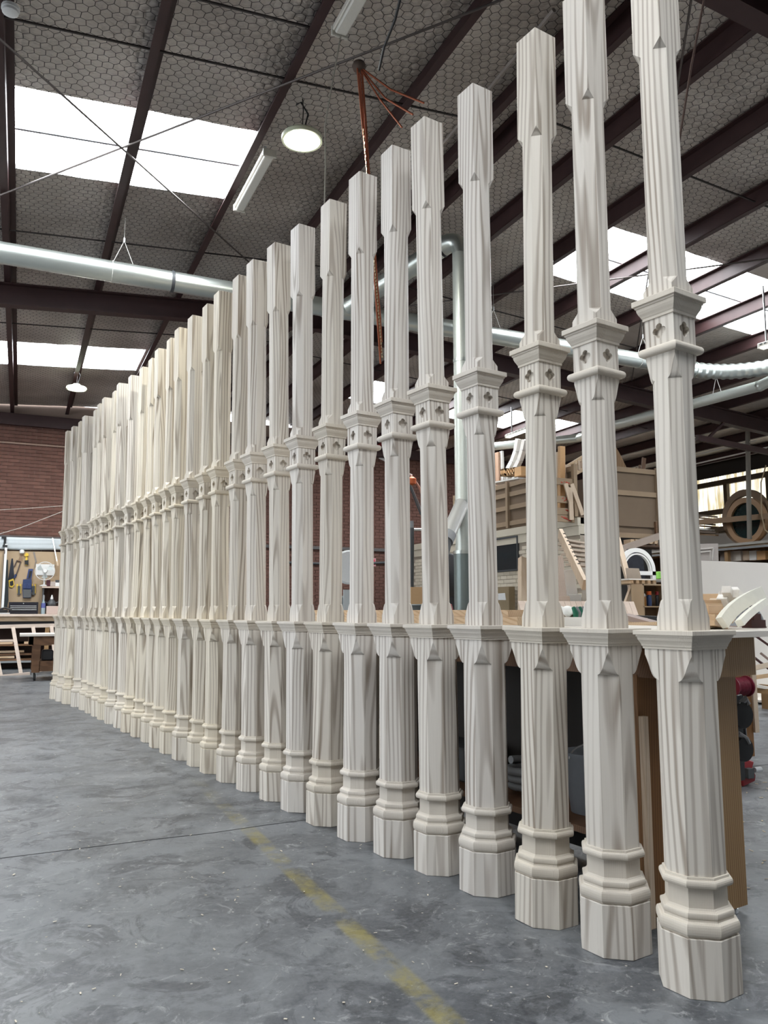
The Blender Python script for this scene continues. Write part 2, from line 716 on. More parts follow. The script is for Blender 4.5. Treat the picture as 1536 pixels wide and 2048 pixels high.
def netting(x0, x1, y0, y1, w):
    s = .056
    dx, dy = s * math.sqrt(3), s * 1.5
    rnd = random.Random(3)
    nj = int((y1 - y0) / dy)
    ni = int((x1 - x0) / dx)
    for j in range(nj):
        for i in range(ni):
            cx = x0 + i * dx + (j % 2) * dx / 2
            cy = y0 + j * dy
            if any(a + .02 < cx < b - .02 and c + .12 < cy < d - .12 for a, b, c, d in SKYL):
                continue
            wob = .012 * math.sin(cy * 3.1 + cx * 2.3)
            k = [(cx, cy + s), (cx - dx / 2, cy + s / 2), (cx - dx / 2, cy - s / 2), (cx + dx / 2, cy + s / 2)]
            k = [(a + wob + .004 * math.sin(a * 91 + b * 57), b + .006 * math.sin(a * 77 - b * 43)) for a, b in k]
            for (ax, ay), (bx, by) in ((k[0], k[1]), (k[1], k[2]), (k[3], k[0])):
                ex, ey = bx - ax, by - ay
                ln = math.hypot(ex, ey) or 1
                nx, ny = -ey / ln * w / 2, ex / ln * w / 2
                o = len(hv)
                za, zb = sheet_z(ax) - .022, sheet_z(bx) - .022
                hv.extend([(ax - nx, ay - ny, za), (ax + nx, ay + ny, za), (bx + nx, by + ny, zb), (bx - nx, by - ny, zb)])
                hf.append((o, o + 1, o + 2, o + 3))


netting(-1.4, 9.4, 3.2, 12.2, .0062)
netting(-1.4, 14.0, 12.2, 20.5, .0062)
me = bpy.data.meshes.new('wire_netting')
me.from_pydata(hv, [], hf)
net = link('wire_netting', me, WIRE, ceiling)
net['kind'] = 'stuff'

PURL = [-8.8, -7.6, -6.4, -5.2, -4.0, -2.8, -1.58, -.37, .85, 2.06, 3.28, 4.22, 4.58, 5.50, 6.62, 7.8, 9.0, 10.2, 11.4, 12.6, 13.8, 15.0, 16.2, 17.4]
for px in PURL:
    b = MB()
    z0, z1 = under(px), under(px) + SHEET - .012
    t = .014
    fl = .075
    sgn = 1 if px < RIDGE else -1
    b.span((px - t / 2, YF, z0), (px + t / 2, YB, z1))                       # web
    b.span((px - fl if sgn > 0 else px, YF, z0 - t / 2), (px if sgn > 0 else px + fl, YB, z0 + t / 2))   # bottom flange
    b.span((px if sgn > 0 else px - fl, YF, z1 - t), (px + fl if sgn > 0 else px, YB, z1))               # top flange
    b.build('purlin', STEEL_RED, ceiling)


def rafter(y):
    for x0, x1 in ((XL, RIDGE), (RIDGE, XR)):
        b = MB()
        for dz, w, h in ((-.012, .17, .022), (-.165, .014, .29), (-.318, .17, .022)):
            a = Vector((x0, y, under(x0) + dz - .01))
            e = Vector((x1, y, under(x1) + dz - .01))
            b.bar(a, e, w, h)
        b.build('rafter', STEEL_RED, ceiling)


for y in (-4.25, 4.02, 12.27):
    rafter(y)
# truss-like strut at the far rafter on the right
b = MB()
b.bar((12.9, 12.2, 4.95), (18, 12.2, 4.62), .08, .12)
b.bar((13.7, 12.2, 5.35), (13.2, 12.2, 4.95), .05, .05)
b.bar((15.4, 12.2, 5.2), (15.0, 12.2, 4.85), .05, .05)
b.build('brace', STEEL_RED, ceiling)
# eave trimmers above the end wall
MB().span((XL, 20.42, 5.70), (XR, 20.55, 5.98)).build('wall_plate', STEEL_RED, ceiling)
# thin bridging rods across the purlins
for y, x0, x1 in ((6.62, -1.6, 4.2), (5.9, -1.6, 2.0), (10.6, -1.6, 4.2), (14.2, -1.6, 4.2), (6.3, 4.6, 12.), (10.7, 4.6, 12), (14.6, 4.6, 16)):
    MB().bar((x0, y, under(x0) + .06), (x1, y, under(x1) + .06), .016, .016).build('bridging_rod', WIRE, ceiling)

# cross bracing rods
for p, q in (((-1.8, 11.15), (4.05, 4.1)), ((-2.6, 4.1), (4.0, 12.1)), ((4.62, 4.15), (10.9, 11.9)), ((4.75, 12.1), (9.5, 6.4))):
    MB().path([(p[0], p[1], under(p[0]) - .03), (q[0], q[1], under(q[0]) - .03)], .011, 6).build('bracing_rod', plain('rod_steel', (.10, .085, .08), .4, .6), ceiling)

# ---- translucent roof sheets
for i, (x0, x1, y0, y1) in enumerate(SKYL):
    ym = (y0 + y1) / 2
    root = None
    wnum = i + 1 if i < 4 else i + 5
    for (a, c) in ((y0, ym + .02), (ym - .02, y1)):
        b = MB()
        vs, fs = [], []
        n = 18
        up = .035 + (.012 if a == y0 else 0)
        for k in range(n + 1):
            y = a + (c - a) * k / n
            dz = .008 * math.cos(k * PI)
            vs += [(x0, y, sheet_z(x0) + up + dz), (x1, y, sheet_z(x1) + up + dz)]
        for k in range(n):
            fs.append((2 * k, 2 * k + 1, 2 * k + 3, 2 * k + 2))
        b.add(vs, fs)
        o = b.build('roof_sheet' if root else 'window_%d' % wnum, SKYSHEET, root)
        if root is None:
            root = tag(o, 'pair of translucent roof sheets %s' % ['over the near left of the shed', 'over the near right of the shed', 'at the far left end of the roof', 'at the far right end of the roof', 'over the left of the photographer', 'over the right of the photographer'][i], None, None, 'structure')
    # lap strip between the two sheets, and netting across the opening's edge
    b = MB()
    b.bar((x0, ym, sheet_z(x0) + .02), (x1, ym, sheet_z(x1) + .02), .035, .006)
    b.build('lap_strip', plain('lap_grey', (.35, .37, .40), .6), root)  # plain grey strip along the sheet lap

# ---- walls
PALE = plain('painted_wall', (.45, .43, .40), .8, bscale=2)


def wall_with_gap(name, axis, pos, a0, a1, gap, label, h0=6.2):
    b = MB()
    g0, g1, gh = gap
    t = .15
    rects = [(a0, g0, 0, h0), (g1, a1, 0, h0), (g0, g1, gh, h0)]
    for p, q, z0, z1 in rects:
        if axis == 'X':
            b.span((pos - t / 2, p, z0), (pos + t / 2, q, z1))
        else:
            b.span((p, pos - t / 2, z0), (q, pos + t / 2, z1))
    return struct(name, b, PALE, label)


wall_with_gap('wall_left', 'X', XL - .08, YF, YB, DOOR_L, 'pale shed wall with a wide open door on the left', 5.2)
struct('wall_front', MB().span((XL, YF - .15, 0), (XR, YF, 6.25)), PALE, 'pale shed wall behind the photographer')
# right wall, open low door near, translucent strip window far
b = MB()
for p, q, z0, z1 in ((YF, DOOR_R[0], 0, 5.3), (DOOR_R[1], 8.0, 0, 5.3), (DOOR_R[0], DOOR_R[1], DOOR_R[2], 5.3), (8.0, YB, 0, 3.6)):
    b.span((XR, p, z0), (XR + .15, q, z1))
struct('wall_right', b, PALE, 'side wall of the shed below the strip window')

# back wall of bricks: mortar slab, then bricks
wall_back = struct('wall_back', MB().span((XL, YB + .03, 0), (XR, YB + .25, 6.35)), MORTAR, 'far end wall of dark red bricks')
BL, BH, JT = .230, .076, .010
bm_ = MB().box((0, 0, 0), (BL, .04, BH)).mesh('brick')
bm_.materials.append(BRICK)
placed = 0
rest = MB()
rows = int(6.0 / (BH + JT))
for r in range(rows):
    z = .043 + r * (BH + JT)
    n = int((13.2 + 2.0) / (BL + JT))
    for c in range(n):
        x = -2.0 + c * (BL + JT) + (r % 2) * (BL + JT) / 2
        if (-.75 < x < .95 and z > 3.0) and placed < 300:
            o = bpy.data.objects.new('brick', bm_)
            C.objects.link(o)
            o.location = (x, YB + .018 + random.uniform(-.004, .003), z)
            o.parent = wall_back
            placed += 1
        else:
            rest.box((x, YB + .018 + random.uniform(-.004, .003), z), (BL, .04, BH))
o = rest.build('brickwork', BRICK, wall_back)
o['kind'] = 'stuff'
# conduit and board across the back wall
MB().path([(-2, YB - .03, 5.28), (8, YB - .03, 5.30)], .018, 8).build('conduit', plain('conduit', (.42, .30, .24), .6), wall_back)
MB().span((-2, YB - .09, 2.98), (9.5, YB - .005, 3.06)).build('rail', plain('rail_dark', (.09, .085, .085), .6), wall_back)
MB().path([(6.2, YB - .05, 2.6), (8.0, YB - .05, 2.58), (9.7, YB - .05, 2.68)], .035, 8).build('cable_tray', DKGREY, wall_back)

# ---- strip window in the right wall: corrugated translucent sheet behind timber framing
XW = XR
vs, fs = [], []
k = 0
y = 8.0
while y < YB:
    z0, z1 = 3.6, 5.15
    x = XW + .05 + .02 * math.cos(k * PI)
    vs += [(x, y, z0), (x, y, z1)]
    k += 1
    y += .045
for i in range(k - 1):
    fs.append((2 * i, 2 * i + 1, 2 * i + 3, 2 * i + 2))
trim_w = struct('trim_1', MB().span((XR, 8.0, 5.12), (XR + .15, YB, 5.6)), plain('dark_eave', (.03, .026, .024), .8), 'dark eave strip over the strip window')
w5 = struct('window_5', MB().add(vs, fs), WALLSHEET, 'sunlit corrugated translucent sheeting high in the side wall')
GIRT = plain('girt_timber', (.10, .075, .05), .8, var=.2, bscale=4)
for z0, z1 in ((3.52, 3.66), (4.02, 4.16), (4.84, 4.98)):
    MB().span((XW - .1, 8, z0), (XW, YB, z1)).build('girt', GIRT, w5)
for yy in (9.2, 10.55, 11.9, 13.3, 14.6, 16.0, 17.4, 18.8):
    MB().span((XW - .12, yy - .06, 3.52), (XW - .005, yy + .06, 4.98)).build('stud', GIRT, w5)

# ================================================================== OFFICE BOX AND MEZZANINE
OX, OY = 9.7, 12.15
OZ = 3.08
wall_office = struct('wall_office', MB().span((OX, OY, 0), (OX + .12, YB, OZ - .32)), MORTAR_W, 'cream painted brick wall of the office under the mezzanine')
pb = MB().box((0, 0, 0), (.03, BL, BH)).mesh('brick')
pb.materials.append(BLOCK_W)
WINS = [(15.25, 17.05, 1.95, 2.55), (18.15, 18.75, 1.85, 2.5), (19.3, 19.5, .9, 2.6)]
wy = []
for u0, u1, v0, v1 in ((987, 1037, 1078, 1140), (893, 920, 1108, 1142), (820, 826, 1108, 1178)):
    ya, yb2 = at(u1, (v0 + v1) / 2, X=OX).y, at(u0, (v0 + v1) / 2, X=OX).y
    za, zb = at((u0 + u1) / 2, v1, X=OX).z, at((u0 + u1) / 2, v0, X=OX).z
    wy.append((ya, yb2, za, zb))
cnt = 0
rest = MB()
r = 0
z = .043
while z < OZ - .40:
    y = OY + .12 + (r % 2) * .12
    while y < YB - .1:
        if not any(a - .12 < y < b_ + .12 and c - .03 < z < d + .05 for a, b_, c, d in wy):
            if z > 1.05 and cnt < 300 and y < 17.2:
                o = bpy.data.objects.new('brick', pb)
                C.objects.link(o)
                o.location = (OX - .008 + random.uniform(-.002, .002), y, z)
                o.parent = wall_office
                cnt += 1
            else:
                rest.box((OX - .008, y, z), (.03, BL, BH))
        y += BL + JT
    z += BH + JT
    r += 1
o = rest.build('brickwork', BLOCK_W, wall_office)
o['kind'] = 'stuff'
for i, (a, b_, c, d) in enumerate(wy):
    g = tag(MB().span((OX - .02, a, c), (OX + .01, b_, d)).build('window_%d' % (6 + i), GLASS), ['wide dark office window in the cream brick wall', 'narrow dark office window beside the upright duct', 'tall dark glazed strip at the far end of the office'][i], None, None, 'structure')
    fr = MB()
    w = .035
    fr.span((OX - .05, a - w, c - w), (OX, a, d + w)).span((OX - .05, b_, c - w), (OX, b_ + w, d + w))
    fr.span((OX - .05, a, d), (OX, b_, d + w)).span((OX - .06, a - w, c - w), (OX, b_ + w, c))
    fr.build('window_frame', plain('cream_frame', (.40, .36, .30), .6) if i else DKGREY, g)
MB().span((OX - .03, OY, OZ - .34), (OX + .12, YB, OZ - .16)).build('fascia_board', plain('fascia', (.56, .51, .41), .6), wall_office)
MB().span((OX - .05, OY, OZ - .155), (OX + .12, YB, OZ)).build('fascia_board', plain('fascia', (.56, .51, .41), .6), wall_office)
mezz = struct('floor_mezzanine', MB().span((OX + .02, OY, OZ - .12), (12.6, YB, OZ + .02)), PLY, 'mezzanine floor over the office')
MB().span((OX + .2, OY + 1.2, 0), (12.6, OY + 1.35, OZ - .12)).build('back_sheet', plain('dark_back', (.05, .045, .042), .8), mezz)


def rail_panel(name, p0, p1, z0, z1, rails, label):
    """ply sheet with battens screwed across, standing along the mezzanine edge"""
    p0, p1 = Vector((*p0, 0)), Vector((*p1, 0))
    d = (p1 - p0).normalized()
    nrm = Vector((-d.y, d.x, 0))
    if nrm.dot(Vector((-1, -1, 0))) < 0:
        nrm = -nrm
    root = thing(name, ((p0 + p1) / 2) + Vector((0, 0, z0)), label, 'barrier')
    mid = (p0 + p1) / 2
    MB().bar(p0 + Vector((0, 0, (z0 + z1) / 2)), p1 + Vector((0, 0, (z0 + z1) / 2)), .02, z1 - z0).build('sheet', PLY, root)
    for z in rails:
        MB().bar(p0 + nrm * .03 + Vector((0, 0, z)), p1 + nrm * .03 + Vector((0, 0, z)), .035, .1).build('batten', plain('batten_timber', (.29, .21, .135), .75, var=.12, bscale=5), root)
    for q in ((p0, mid, p1) if abs(d.y) > .5 else (p0.lerp(p1, .02), p0.lerp(p1, .78))):
        MB().span(q + Vector((-.04, -.04, z0)) + nrm * .05, q + Vector((.04, .04, z1 + .03)) + nrm * .05).build('post', plain('batten_timber', (.29, .21, .135), .75), root)
    return root


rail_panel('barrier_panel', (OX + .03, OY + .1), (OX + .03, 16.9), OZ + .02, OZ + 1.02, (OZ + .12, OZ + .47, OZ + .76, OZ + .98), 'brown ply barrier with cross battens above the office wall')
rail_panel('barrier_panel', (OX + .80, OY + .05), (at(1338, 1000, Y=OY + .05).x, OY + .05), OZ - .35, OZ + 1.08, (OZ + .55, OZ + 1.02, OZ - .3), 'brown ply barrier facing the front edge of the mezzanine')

# ================================================================== THE ROW OF POSTS
def ring8(a, leg, z):
    c = a - max(leg, .0006)
    return [(c, -a, z), (a, -c, z), (a, c, z), (c, a, z), (-c, a, z), (-a, c, z), (-a, -c, z), (-c, -a, z)]


def loft(rings):
    vs, fs = [], []
    for a, leg, z in rings:
        vs += ring8(a, leg, z)
    for i in range(len(rings) - 1):
        for k in range(8):
            k2 = (k + 1) % 8
            fs.append((i * 8 + k, i * 8 + k2, (i + 1) * 8 + k2, (i + 1) * 8 + k))
    fs.append(tuple(range(8))[::-1])
    fs.append(tuple((len(rings) - 1) * 8 + k for k in range(8)))
    return MB().add(vs, fs)


OCT = 1 - .41421


def octs(prof):
    return loft([(a, a * OCT, z) for a, z in prof])


def sqs(prof):
    return loft([(a, .0006, z) for a, z in prof])


def torus(a0, a1, z0, z1, n=7):
    """half-round bead profile from a0 out to a1 between two heights"""
    return [(a0 + (a1 - a0) * math.sin(PI * k / n) ** .75, z0 + (z1 - z0) * (1 - math.cos(PI * k / n)) / 2) for k in range(n + 1)]


OGEE = [(0, .93), (.03, .85), (.08, .75), (.16, .65), (.26, .56), (.38, .475), (.5, .40), (.62, .315), (.75, .22), (.88, .115), (1, .0)]
LEGU = .0365
SU = .0658
AS = .0985
M_POST = {}
M_POST['plinth'] = octs([(.1285, 0), (.1305, .002), (.1300, .190), (.1285, .1925)])
M_POST['base_moulding'] = octs([(.121, .1915), (.121, .197)] + torus(.124, .1325, .198, .240) + [(.1185, .2405), (.1150, .2435), (.1142, .250)] + torus(.1135, .1175, .2515, .272) +
                               [(.109, .2735), (.103, .277), (.0992, .283), (.0985, .348)] + torus(.106, .1178, .350, .3785) + [(.1065, .379), (.1055, .386), (.0985, .3865)])
M_POST['shaft'] = octs([(AS, .38), (AS, 1.17)])
M_POST['cap_moulding'] = sqs([(.1005, 1.160), (.1045, 1.1605), (.1050, 1.167), (.1075, 1.170), (.1090, 1.177), (.1125, 1.185), (.1165, 1.192), (.1180, 1.199), (.1180, 1.203),
                              (.1215, 1.2035), (.1220, 1.2105), (.1280, 1.2110), (.1285, 1.213), (.1285, 1.226), (.1275, 1.228)])
M_POST['upper_shaft'] = loft([(SU, 0, 1.2275), (SU, 0, 1.272)] + [(SU, LEGU * w, 1.272 + .069 * (1 - t)) for t, w in OGEE[::-1]] +
                             [(SU, LEGU, 2.174)] + [(SU, LEGU * w, 2.174 + .086 * t) for t, w in OGEE] + [(SU, 0, 2.285)])
M_POST['neck_moulding'] = sqs([(.066, 2.2735)] + torus(.070, .0866, 2.274, 2.308, 9) + [(.066, 2.3085)])
M_POST['upper_cap_moulding'] = sqs([(.0662, 2.420), (.0705, 2.4205), (.0712, 2.430), (.0735, 2.4335), (.0765, 2.440), (.0815, 2.449), (.0855, 2.459), (.0870, 2.468),
                                    (.0870, 2.471), (.0905, 2.4715), (.0910, 2.4795), (.0980, 2.480), (.0987, 2.482), (.0987, 2.500), (.0978, 2.502)])
M_POST['top_shaft'] = loft([(SU, 0, 2.5015), (SU, 0, 2.538), (SU, LEGU, 2.572), (SU, LEGU, 3.523), (SU, 0, 3.558), (SU, 0, 4.0595), (SU - .001, .001, 4.0605)])


def frieze():
    """square block with a sunk quatrefoil in each face"""
    bm = bmesh.new()
    z0, z1, s, dep = 2.300, 2.425, SU, .020
    zc, d, r = 2.3655, .0158, .0142
    loop = []
    for k in range(4):
        base = PI / 2 * k
        lim = math.acos(min(1, d * math.sin(PI / 4) / r)) if False else None
        for j in range(9):
            th = base - PI / 4 + (PI / 2) * (j + .0) / 9
            dl = th - base
            q = r * r - (d * math.sin(dl)) ** 2
            rad = d * math.cos(dl) + math.sqrt(max(q, 0))
            loop.append((rad * math.cos(th), rad * math.sin(th)))
    for k in range(4):
        m = Matrix.Rotation(PI / 2 * k, 3, 'Z')

        def P(x, z, y=-s):
            return bm.verts.new(m @ Vector((x, y, z)))
        outer = [P(-s, z0), P(s, z0), P(s, z1), P(-s, z1)]
        inner = [P(x, zc + z) for x, z in loop]
        deep = [P(x * .97, zc + z * .97, -s + dep) for x, z in loop]
        es = []
        for L in (outer, inner):
            for i in range(len(L)):
                es.append(bm.edges.new((L[i], L[(i + 1) % len(L)])))
        bmesh.ops.triangle_fill(bm, edges=es, use_beauty=True, use_dissolve=False)
        for i in range(len(inner)):
            j = (i + 1) % len(inner)
            bm.faces.new((inner[i], inner[j], deep[j], deep[i]))
        bm.faces.new(deep)
    bmesh.ops.remove_doubles(bm, verts=bm.verts, dist=1e-5)
    bmesh.ops.recalc_face_normals(bm, faces=bm.faces)
    me = bpy.data.meshes.new('frieze_block')
    bm.to_mesh(me)
    bm.free()
    return me


def bracket():
    """ogee-shaped corner piece that squares the octagonal shaft out under the cap"""
    a = AS + .0016
    co = AS * .41421
    L = a - co
    vs, fs = [], []
    zs = [(1.048 + .090 * t, L * w) for t, w in OGEE] + [(1.166, 0)]
    for z, leg in zs:
        leg = max(leg * 1.0, .0008)
        vs += [(a, co, z), (a, a - leg + (.0 if leg < L else 0), z), (a - leg, a, z), (co, a, z), (co * 1.0 + .001, AS - .004, z), (AS - .004, co + .001, z)]
    n = 6
    for i in range(len(zs) - 1):
        for k in range(n):
            k2 = (k + 1) % n
            fs.append((i * n + k, i * n + k2, (i + 1) * n + k2, (i + 1) * n + k))
    fs.append(tuple(range(n))[::-1])
    fs.append(tuple((len(zs) - 1) * n + k for k in range(n)))
    return MB().add(vs, fs).mesh('bracket')


POST_MESH = {k: v.mesh(k) for k, v in M_POST.items()}
POST_MESH['frieze_block'] = frieze()
BRACKET = bracket()
for k_, me_ in list(POST_MESH.items()) + [('bracket', BRACKET)]:
    me_.materials.append(PINE_MOULD if 'moulding' in k_ else PINE)

POSTS = [
    (0.607, 12.965, -0.025, 0.005),
    (0.672, 12.600, -0.024, 0.013),
    (0.742, 12.225, -0.019, 0.001),
    (0.842, 11.813, -0.088, 0.036),
    (0.916, 11.399, -0.047, 0.015),
    (0.965, 11.021, -0.077, 0.031),
    (1.012, 10.658, -0.094, 0.043),
    (1.054, 10.305, -0.045, 0.015),
    (1.100, 9.912, -0.081, 0.023),
    (1.162, 9.532, -0.051, 0.007),
    (1.199, 9.157, -0.010, -0.004),
    (1.257, 8.781, -0.020, 0.004),
    (1.309, 8.399, -0.058, 0.019),
    (1.337, 8.028, -0.024, 0.010),
    (1.380, 7.674, -0.046, 0.021),
    (1.429, 7.307, -0.038, 0.009),
    (1.495, 6.960, -0.036, 0.015),
    (1.536, 6.629, -0.048, 0.008),
    (1.584, 6.243, -0.023, 0.005),
    (1.651, 5.885, -0.061, 0.028),
    (1.726, 5.528, -0.066, 0.034),
    (1.772, 5.179, -0.036, 0.035),
    (1.815, 4.790, 0.003, 0.009),
    (1.875, 4.416, -0.009, -0.012),
    (1.945, 4.051, -0.009, 0.007),
    (2.019, 3.710, -0.039, 0.027),
    (2.083, 3.363, 0.000, 0.017),
    (2.115, 2.949, 0.031, -0.039),
    (2.187, 2.600, 0.000, 0.000),
    (2.242, 2.229, 0.000, 0.000),
]
ORD = ['first', 'second', 'third', 'fourth', 'fifth', 'sixth', 'seventh', 'eighth', 'ninth', 'tenth', 'eleventh', 'twelfth', 'thirteenth', 'fourteenth', 'fifteenth', 'sixteenth', 'seventeenth', 'eighteenth', 'nineteenth', 'twentieth', 'twenty-first', 'twenty-second']
TURN = {3: 5.0, 8: -2., 20: 1.5, 24: -1.5}
for i, (x, y, lx, ly) in enumerate(POSTS):
    j = 29 - i                       # 0 = nearest, at the right
    if j == 0:
        lab = 'tall pale pine post nearest the camera at the right end of the row'
    elif j < 15:
        lab = 'tall pale pine post, %s from the near right end of the row' % ORD[j]
    elif i == 0:
        lab = 'tall pale pine post at the far left end of the row by the trolley'
    else:
        lab = 'tall pale pine post, %s from the far left end of the row' % ORD[i]
    root = thing('veranda_post', (x, y, .0005), lab, 'post', 'pale pine veranda posts standing in a row')
    lean = Matrix.Rotation(math.atan2(lx, 4.06), 3, 'Y') @ Matrix.Rotation(-math.atan2(ly, 4.06), 3, 'X')
    rot = lean @ Matrix.Rotation(R(8.3 + TURN.get(i, 0) + random.uniform(-1.2, 1.2)), 3, 'Z')
    root.rotation_euler = rot.to_euler()
    tn = random.uniform(0, 1)
    warm = max(0., min(1., (i < 18) * .42 + tn * .5 - .2))
    br = random.uniform(.93, 1.05)
    col = (br, br * (1 - .055 * warm), br * (1 - .22 * warm), 1)
    for nm, me_ in POST_MESH.items():
        o = bpy.data.objects.new(nm, me_)
        C.objects.link(o)
        o.parent = root
        o.color = col
    for k in range(4):
        o = bpy.data.objects.new('bracket', BRACKET)
        C.objects.link(o)
        o.parent = root
        o.rotation_euler = (0, 0, PI / 2 * k)
        o.color = col

# ================================================================== BENCH BEHIND THE POSTS
BA = R(8.3)                                   # the bench stands parallel to the row
BO = Vector((2.24, 2.23, 0))
EX = Vector((math.cos(BA), math.sin(BA), 0))  # away from the row
EY = Vector((-math.sin(BA), math.cos(BA), 0))  # along the row


def bp(u, v, z=0.):
    return BO + EX * u + EY * v + Vector((0, 0, z))


def bbar(u0, v0, z0, u1, v1, z1):
    """box in bench axes"""
    c = bp((u0 + u1) / 2, (v0 + v1) / 2, (z0 + z1) / 2)
    m = Matrix.Rotation(BA, 3, 'Z')
    return MB().box(c, (abs(u1 - u0), abs(v1 - v0), abs(z1 - z0)), m)


bench = thing('workbench', bp(.9, 2.0), 'long brown timber workbench with a white top behind the posts', 'workbench')
bbar(.17, .12, 1.188, 1.35, 4.6, 1.213).build('worktop', WHITE_BOARD, bench)
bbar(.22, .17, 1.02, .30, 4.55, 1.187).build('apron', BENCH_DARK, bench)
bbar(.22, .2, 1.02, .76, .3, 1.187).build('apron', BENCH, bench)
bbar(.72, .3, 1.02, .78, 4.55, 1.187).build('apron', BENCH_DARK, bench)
for u, v in ((.62, .30), (.24, .42), (.26, 2.4), (.64, 2.4), (.26, 4.45), (.64, 4.45)):
    w = .14 if (u, v) == (.62, .30) else .11
    bbar(u, v, .03, u + w, v + .09, 1.03).build('leg', BENCH, bench)
bbar(.215, .40, .05, .50, .418, 1.03).build('end_board', wood('red_brown_board', (.25, .125, .05), (.14, .062, .025), along='Z', lam=.3), bench)
bbar(.205, .365, .02, .235, .39, .86).build('batten', PINE_RAW_Z, bench)
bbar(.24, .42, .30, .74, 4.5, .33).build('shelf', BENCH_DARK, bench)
bbar(.735, .95, .05, .755, 4.5, 1.02).build('back_panel', plain('dark_back', (.05, .045, .042), .8), bench)
for u, v in ((.69, .34), (.31, 2.45), (.69, 2.45), (.31, 4.5), (.69, 4.5)):
    MB().lathe([(.03, 0), (.034, .004), (.034, .02), (.025, .031)], bp(u, v), 16).build('levelling_foot', SILVER, bench)
MB().box(bp(.69, .26, 1.06), (.10, .02, .02), Matrix.Rotation(BA, 3, 'Z')).build('bolt', BLACK, bench)

# under the bench, seen dimly between the posts
o = MB().lathe([(.10, .0), (.13, .26), (.135, .27), (.135, .285)], bp(.48, .92, .331), 24)
t_ = thing('bucket', bp(.48, .92, .33), 'white plastic bucket on the dark shelf under the workbench', 'bucket')
o.build('body', plain('dull_white', (.22, .24, .27), .6), t_, 40)
MB().path([bp(.48 + .135 * math.cos(a), .92 + .01, .33 + .26 + .06 * math.sin(a)) for a in [PI * k / 10 for k in range(11)]], .004, 6).build('handle', SILVER, t_)
t_ = thing('blower_hose', bp(.5, 1.35, .33), 'grey coiled hose on the shelf under the workbench', 'hose')
MB().path([bp(.5 + (.11 + .0005 * k) * math.cos(k * .35), 1.35 + (.11 + .0005 * k) * math.sin(k * .35), .36 + k * .0022) for k in range(60)], .022, 8).build('coil', GREY, t_, 60)
one('toolbox', bbar(.36, 1.75, .331, .62, 2.15, .52), DKGREY, 'dark grey toolbox on the shelf under the workbench', 'toolbox', bevel=.01)
one('wood_block', bbar(.36, 2.62, .331, .6, 2.9, .55), PINE_RAW_Z, 'pale timber offcut block on the shelf under the workbench', 'offcut')
one('storage_box', bbar(.34, 3.1, .331, .7, 3.6, .62), CARD, 'brown cardboard box on the shelf under the workbench', 'box', bevel=.004)
# ================================================================== DUCTS AND CABLES
DY, DZ, DR = 9.85, 5.45, .128
duct = thing('dust_duct', (5, DY, DZ), 'long round galvanised extraction duct running across the shed', 'duct')
xs = [-6.0, -3.0, 1.55, 3.6, 5.85, 8.2, 10.4]
for a, b in zip(xs, xs[1:]):
    MB().path([(a, DY, DZ), (b, DY, DZ)], DR, 28).build('pipe', GALV, duct, 40)
for x in xs[1:-1]:
    MB().path([(x - .02, DY, DZ), (x + .02, DY, DZ)], DR + .008, 28).build('joint_band', DKGREY if x < 2 else GALV, duct, 40)
# corrugated flexible bend at the right end
fx = MB()
P0, P1, P2 = Vector((10.4, DY, DZ)), Vector((11.6, DY, DZ)), Vector((11.75, DY - 1.6, DZ))
pts, rad = [], []
for k in range(60):
    t = k / 59
    pts.append(P0.lerp(P1, t).lerp(P1.lerp(P2, t), t))
    rad.append(DR + (.010 if k % 4 < 2 else -.004))
fx.path(pts, rad, 20)
fx.build('flexible_bend', GALV, duct, 50)
for x in (.95, 6.35, 9.3, 12.6):
    if x > 11:
        continue
    zt = under(x) + .05
    for dx in (-.13, .13):
        MB().path([(x, DY, zt), (x, DY, DZ + .42), (x + dx, DY - .0, DZ + .10)], .004, 5).build('hanger', CORD, duct)
    MB().path([(x + .13 * 0, DY, DZ + .40), (x, DY, DZ + .46)], .012, 6).build('hook', SILVER, duct)
    MB().path([(x + DR * 0 - .13, DY + (DR + .004) * math.cos(a), DZ + (DR + .004) * math.sin(a)) for a in [2 * PI * k / 20 for k in range(21)]], .004, 5).build('loop', CORD, duct)

VX, VY = at(928, 1100, t=9.6).x, at(928, 1100, t=9.6).y
riser = thing('riser_duct', (VX, VY, 0), 'upright galvanised duct behind the posts with an angled branch', 'duct')
zt = at(915, 432, t=9.6).z
MB().path([(VX, VY, .0), (VX, VY, 2.0)], .125, 24).build('lower_pipe', plain('painted_duct', (.20, .24, .235), .35, .5), riser, 40)
MB().path([(VX, VY, 2.0), (VX, VY, zt - .25)], .102, 24).build('pipe', plain('pale_duct', (.60, .64, .60), .35, .4), riser, 40)
for z in (2.0, 2.62, 4.4):
    MB().path([(VX, VY, z - .02), (VX, VY, z + .02)], .132 if z < 2.1 else .108, 24).build('joint_band', GALV, riser, 40)
J = Vector((at(690, 628, Y=DY).x, DY, DZ + .02))
el, rr_ = [], []
E0, E1 = Vector((VX, VY, zt - .25)), Vector((VX, VY, zt))
dirn = (J - E1).normalized()
for k in range(13):
    t = k / 12
    el.append(E0.lerp(E1, t).lerp(E1.lerp(E1 + dirn * .28, t), t))
MB().path(el, [.102 + .028 * k / 12 for k in range(13)], 24).build('elbow', GALV, riser, 40)
MB().path([E1 + dirn * .28, J], .13, 24).build('slanted_pipe', GALV, riser, 40)
MB().path([E1 + dirn * .27, E1 + dirn * .30], .138, 24).build('seal_ring', BLACK, riser, 40)
B0 = Vector((VX, VY, at(925, 1000, t=9.6).z))
B1 = at(897, 1068, t=9.3)
MB().path([B0, B0.lerp(B1, .05), B1], .088, 24).build('branch_pipe', GALV_BRIGHT, riser, 40)
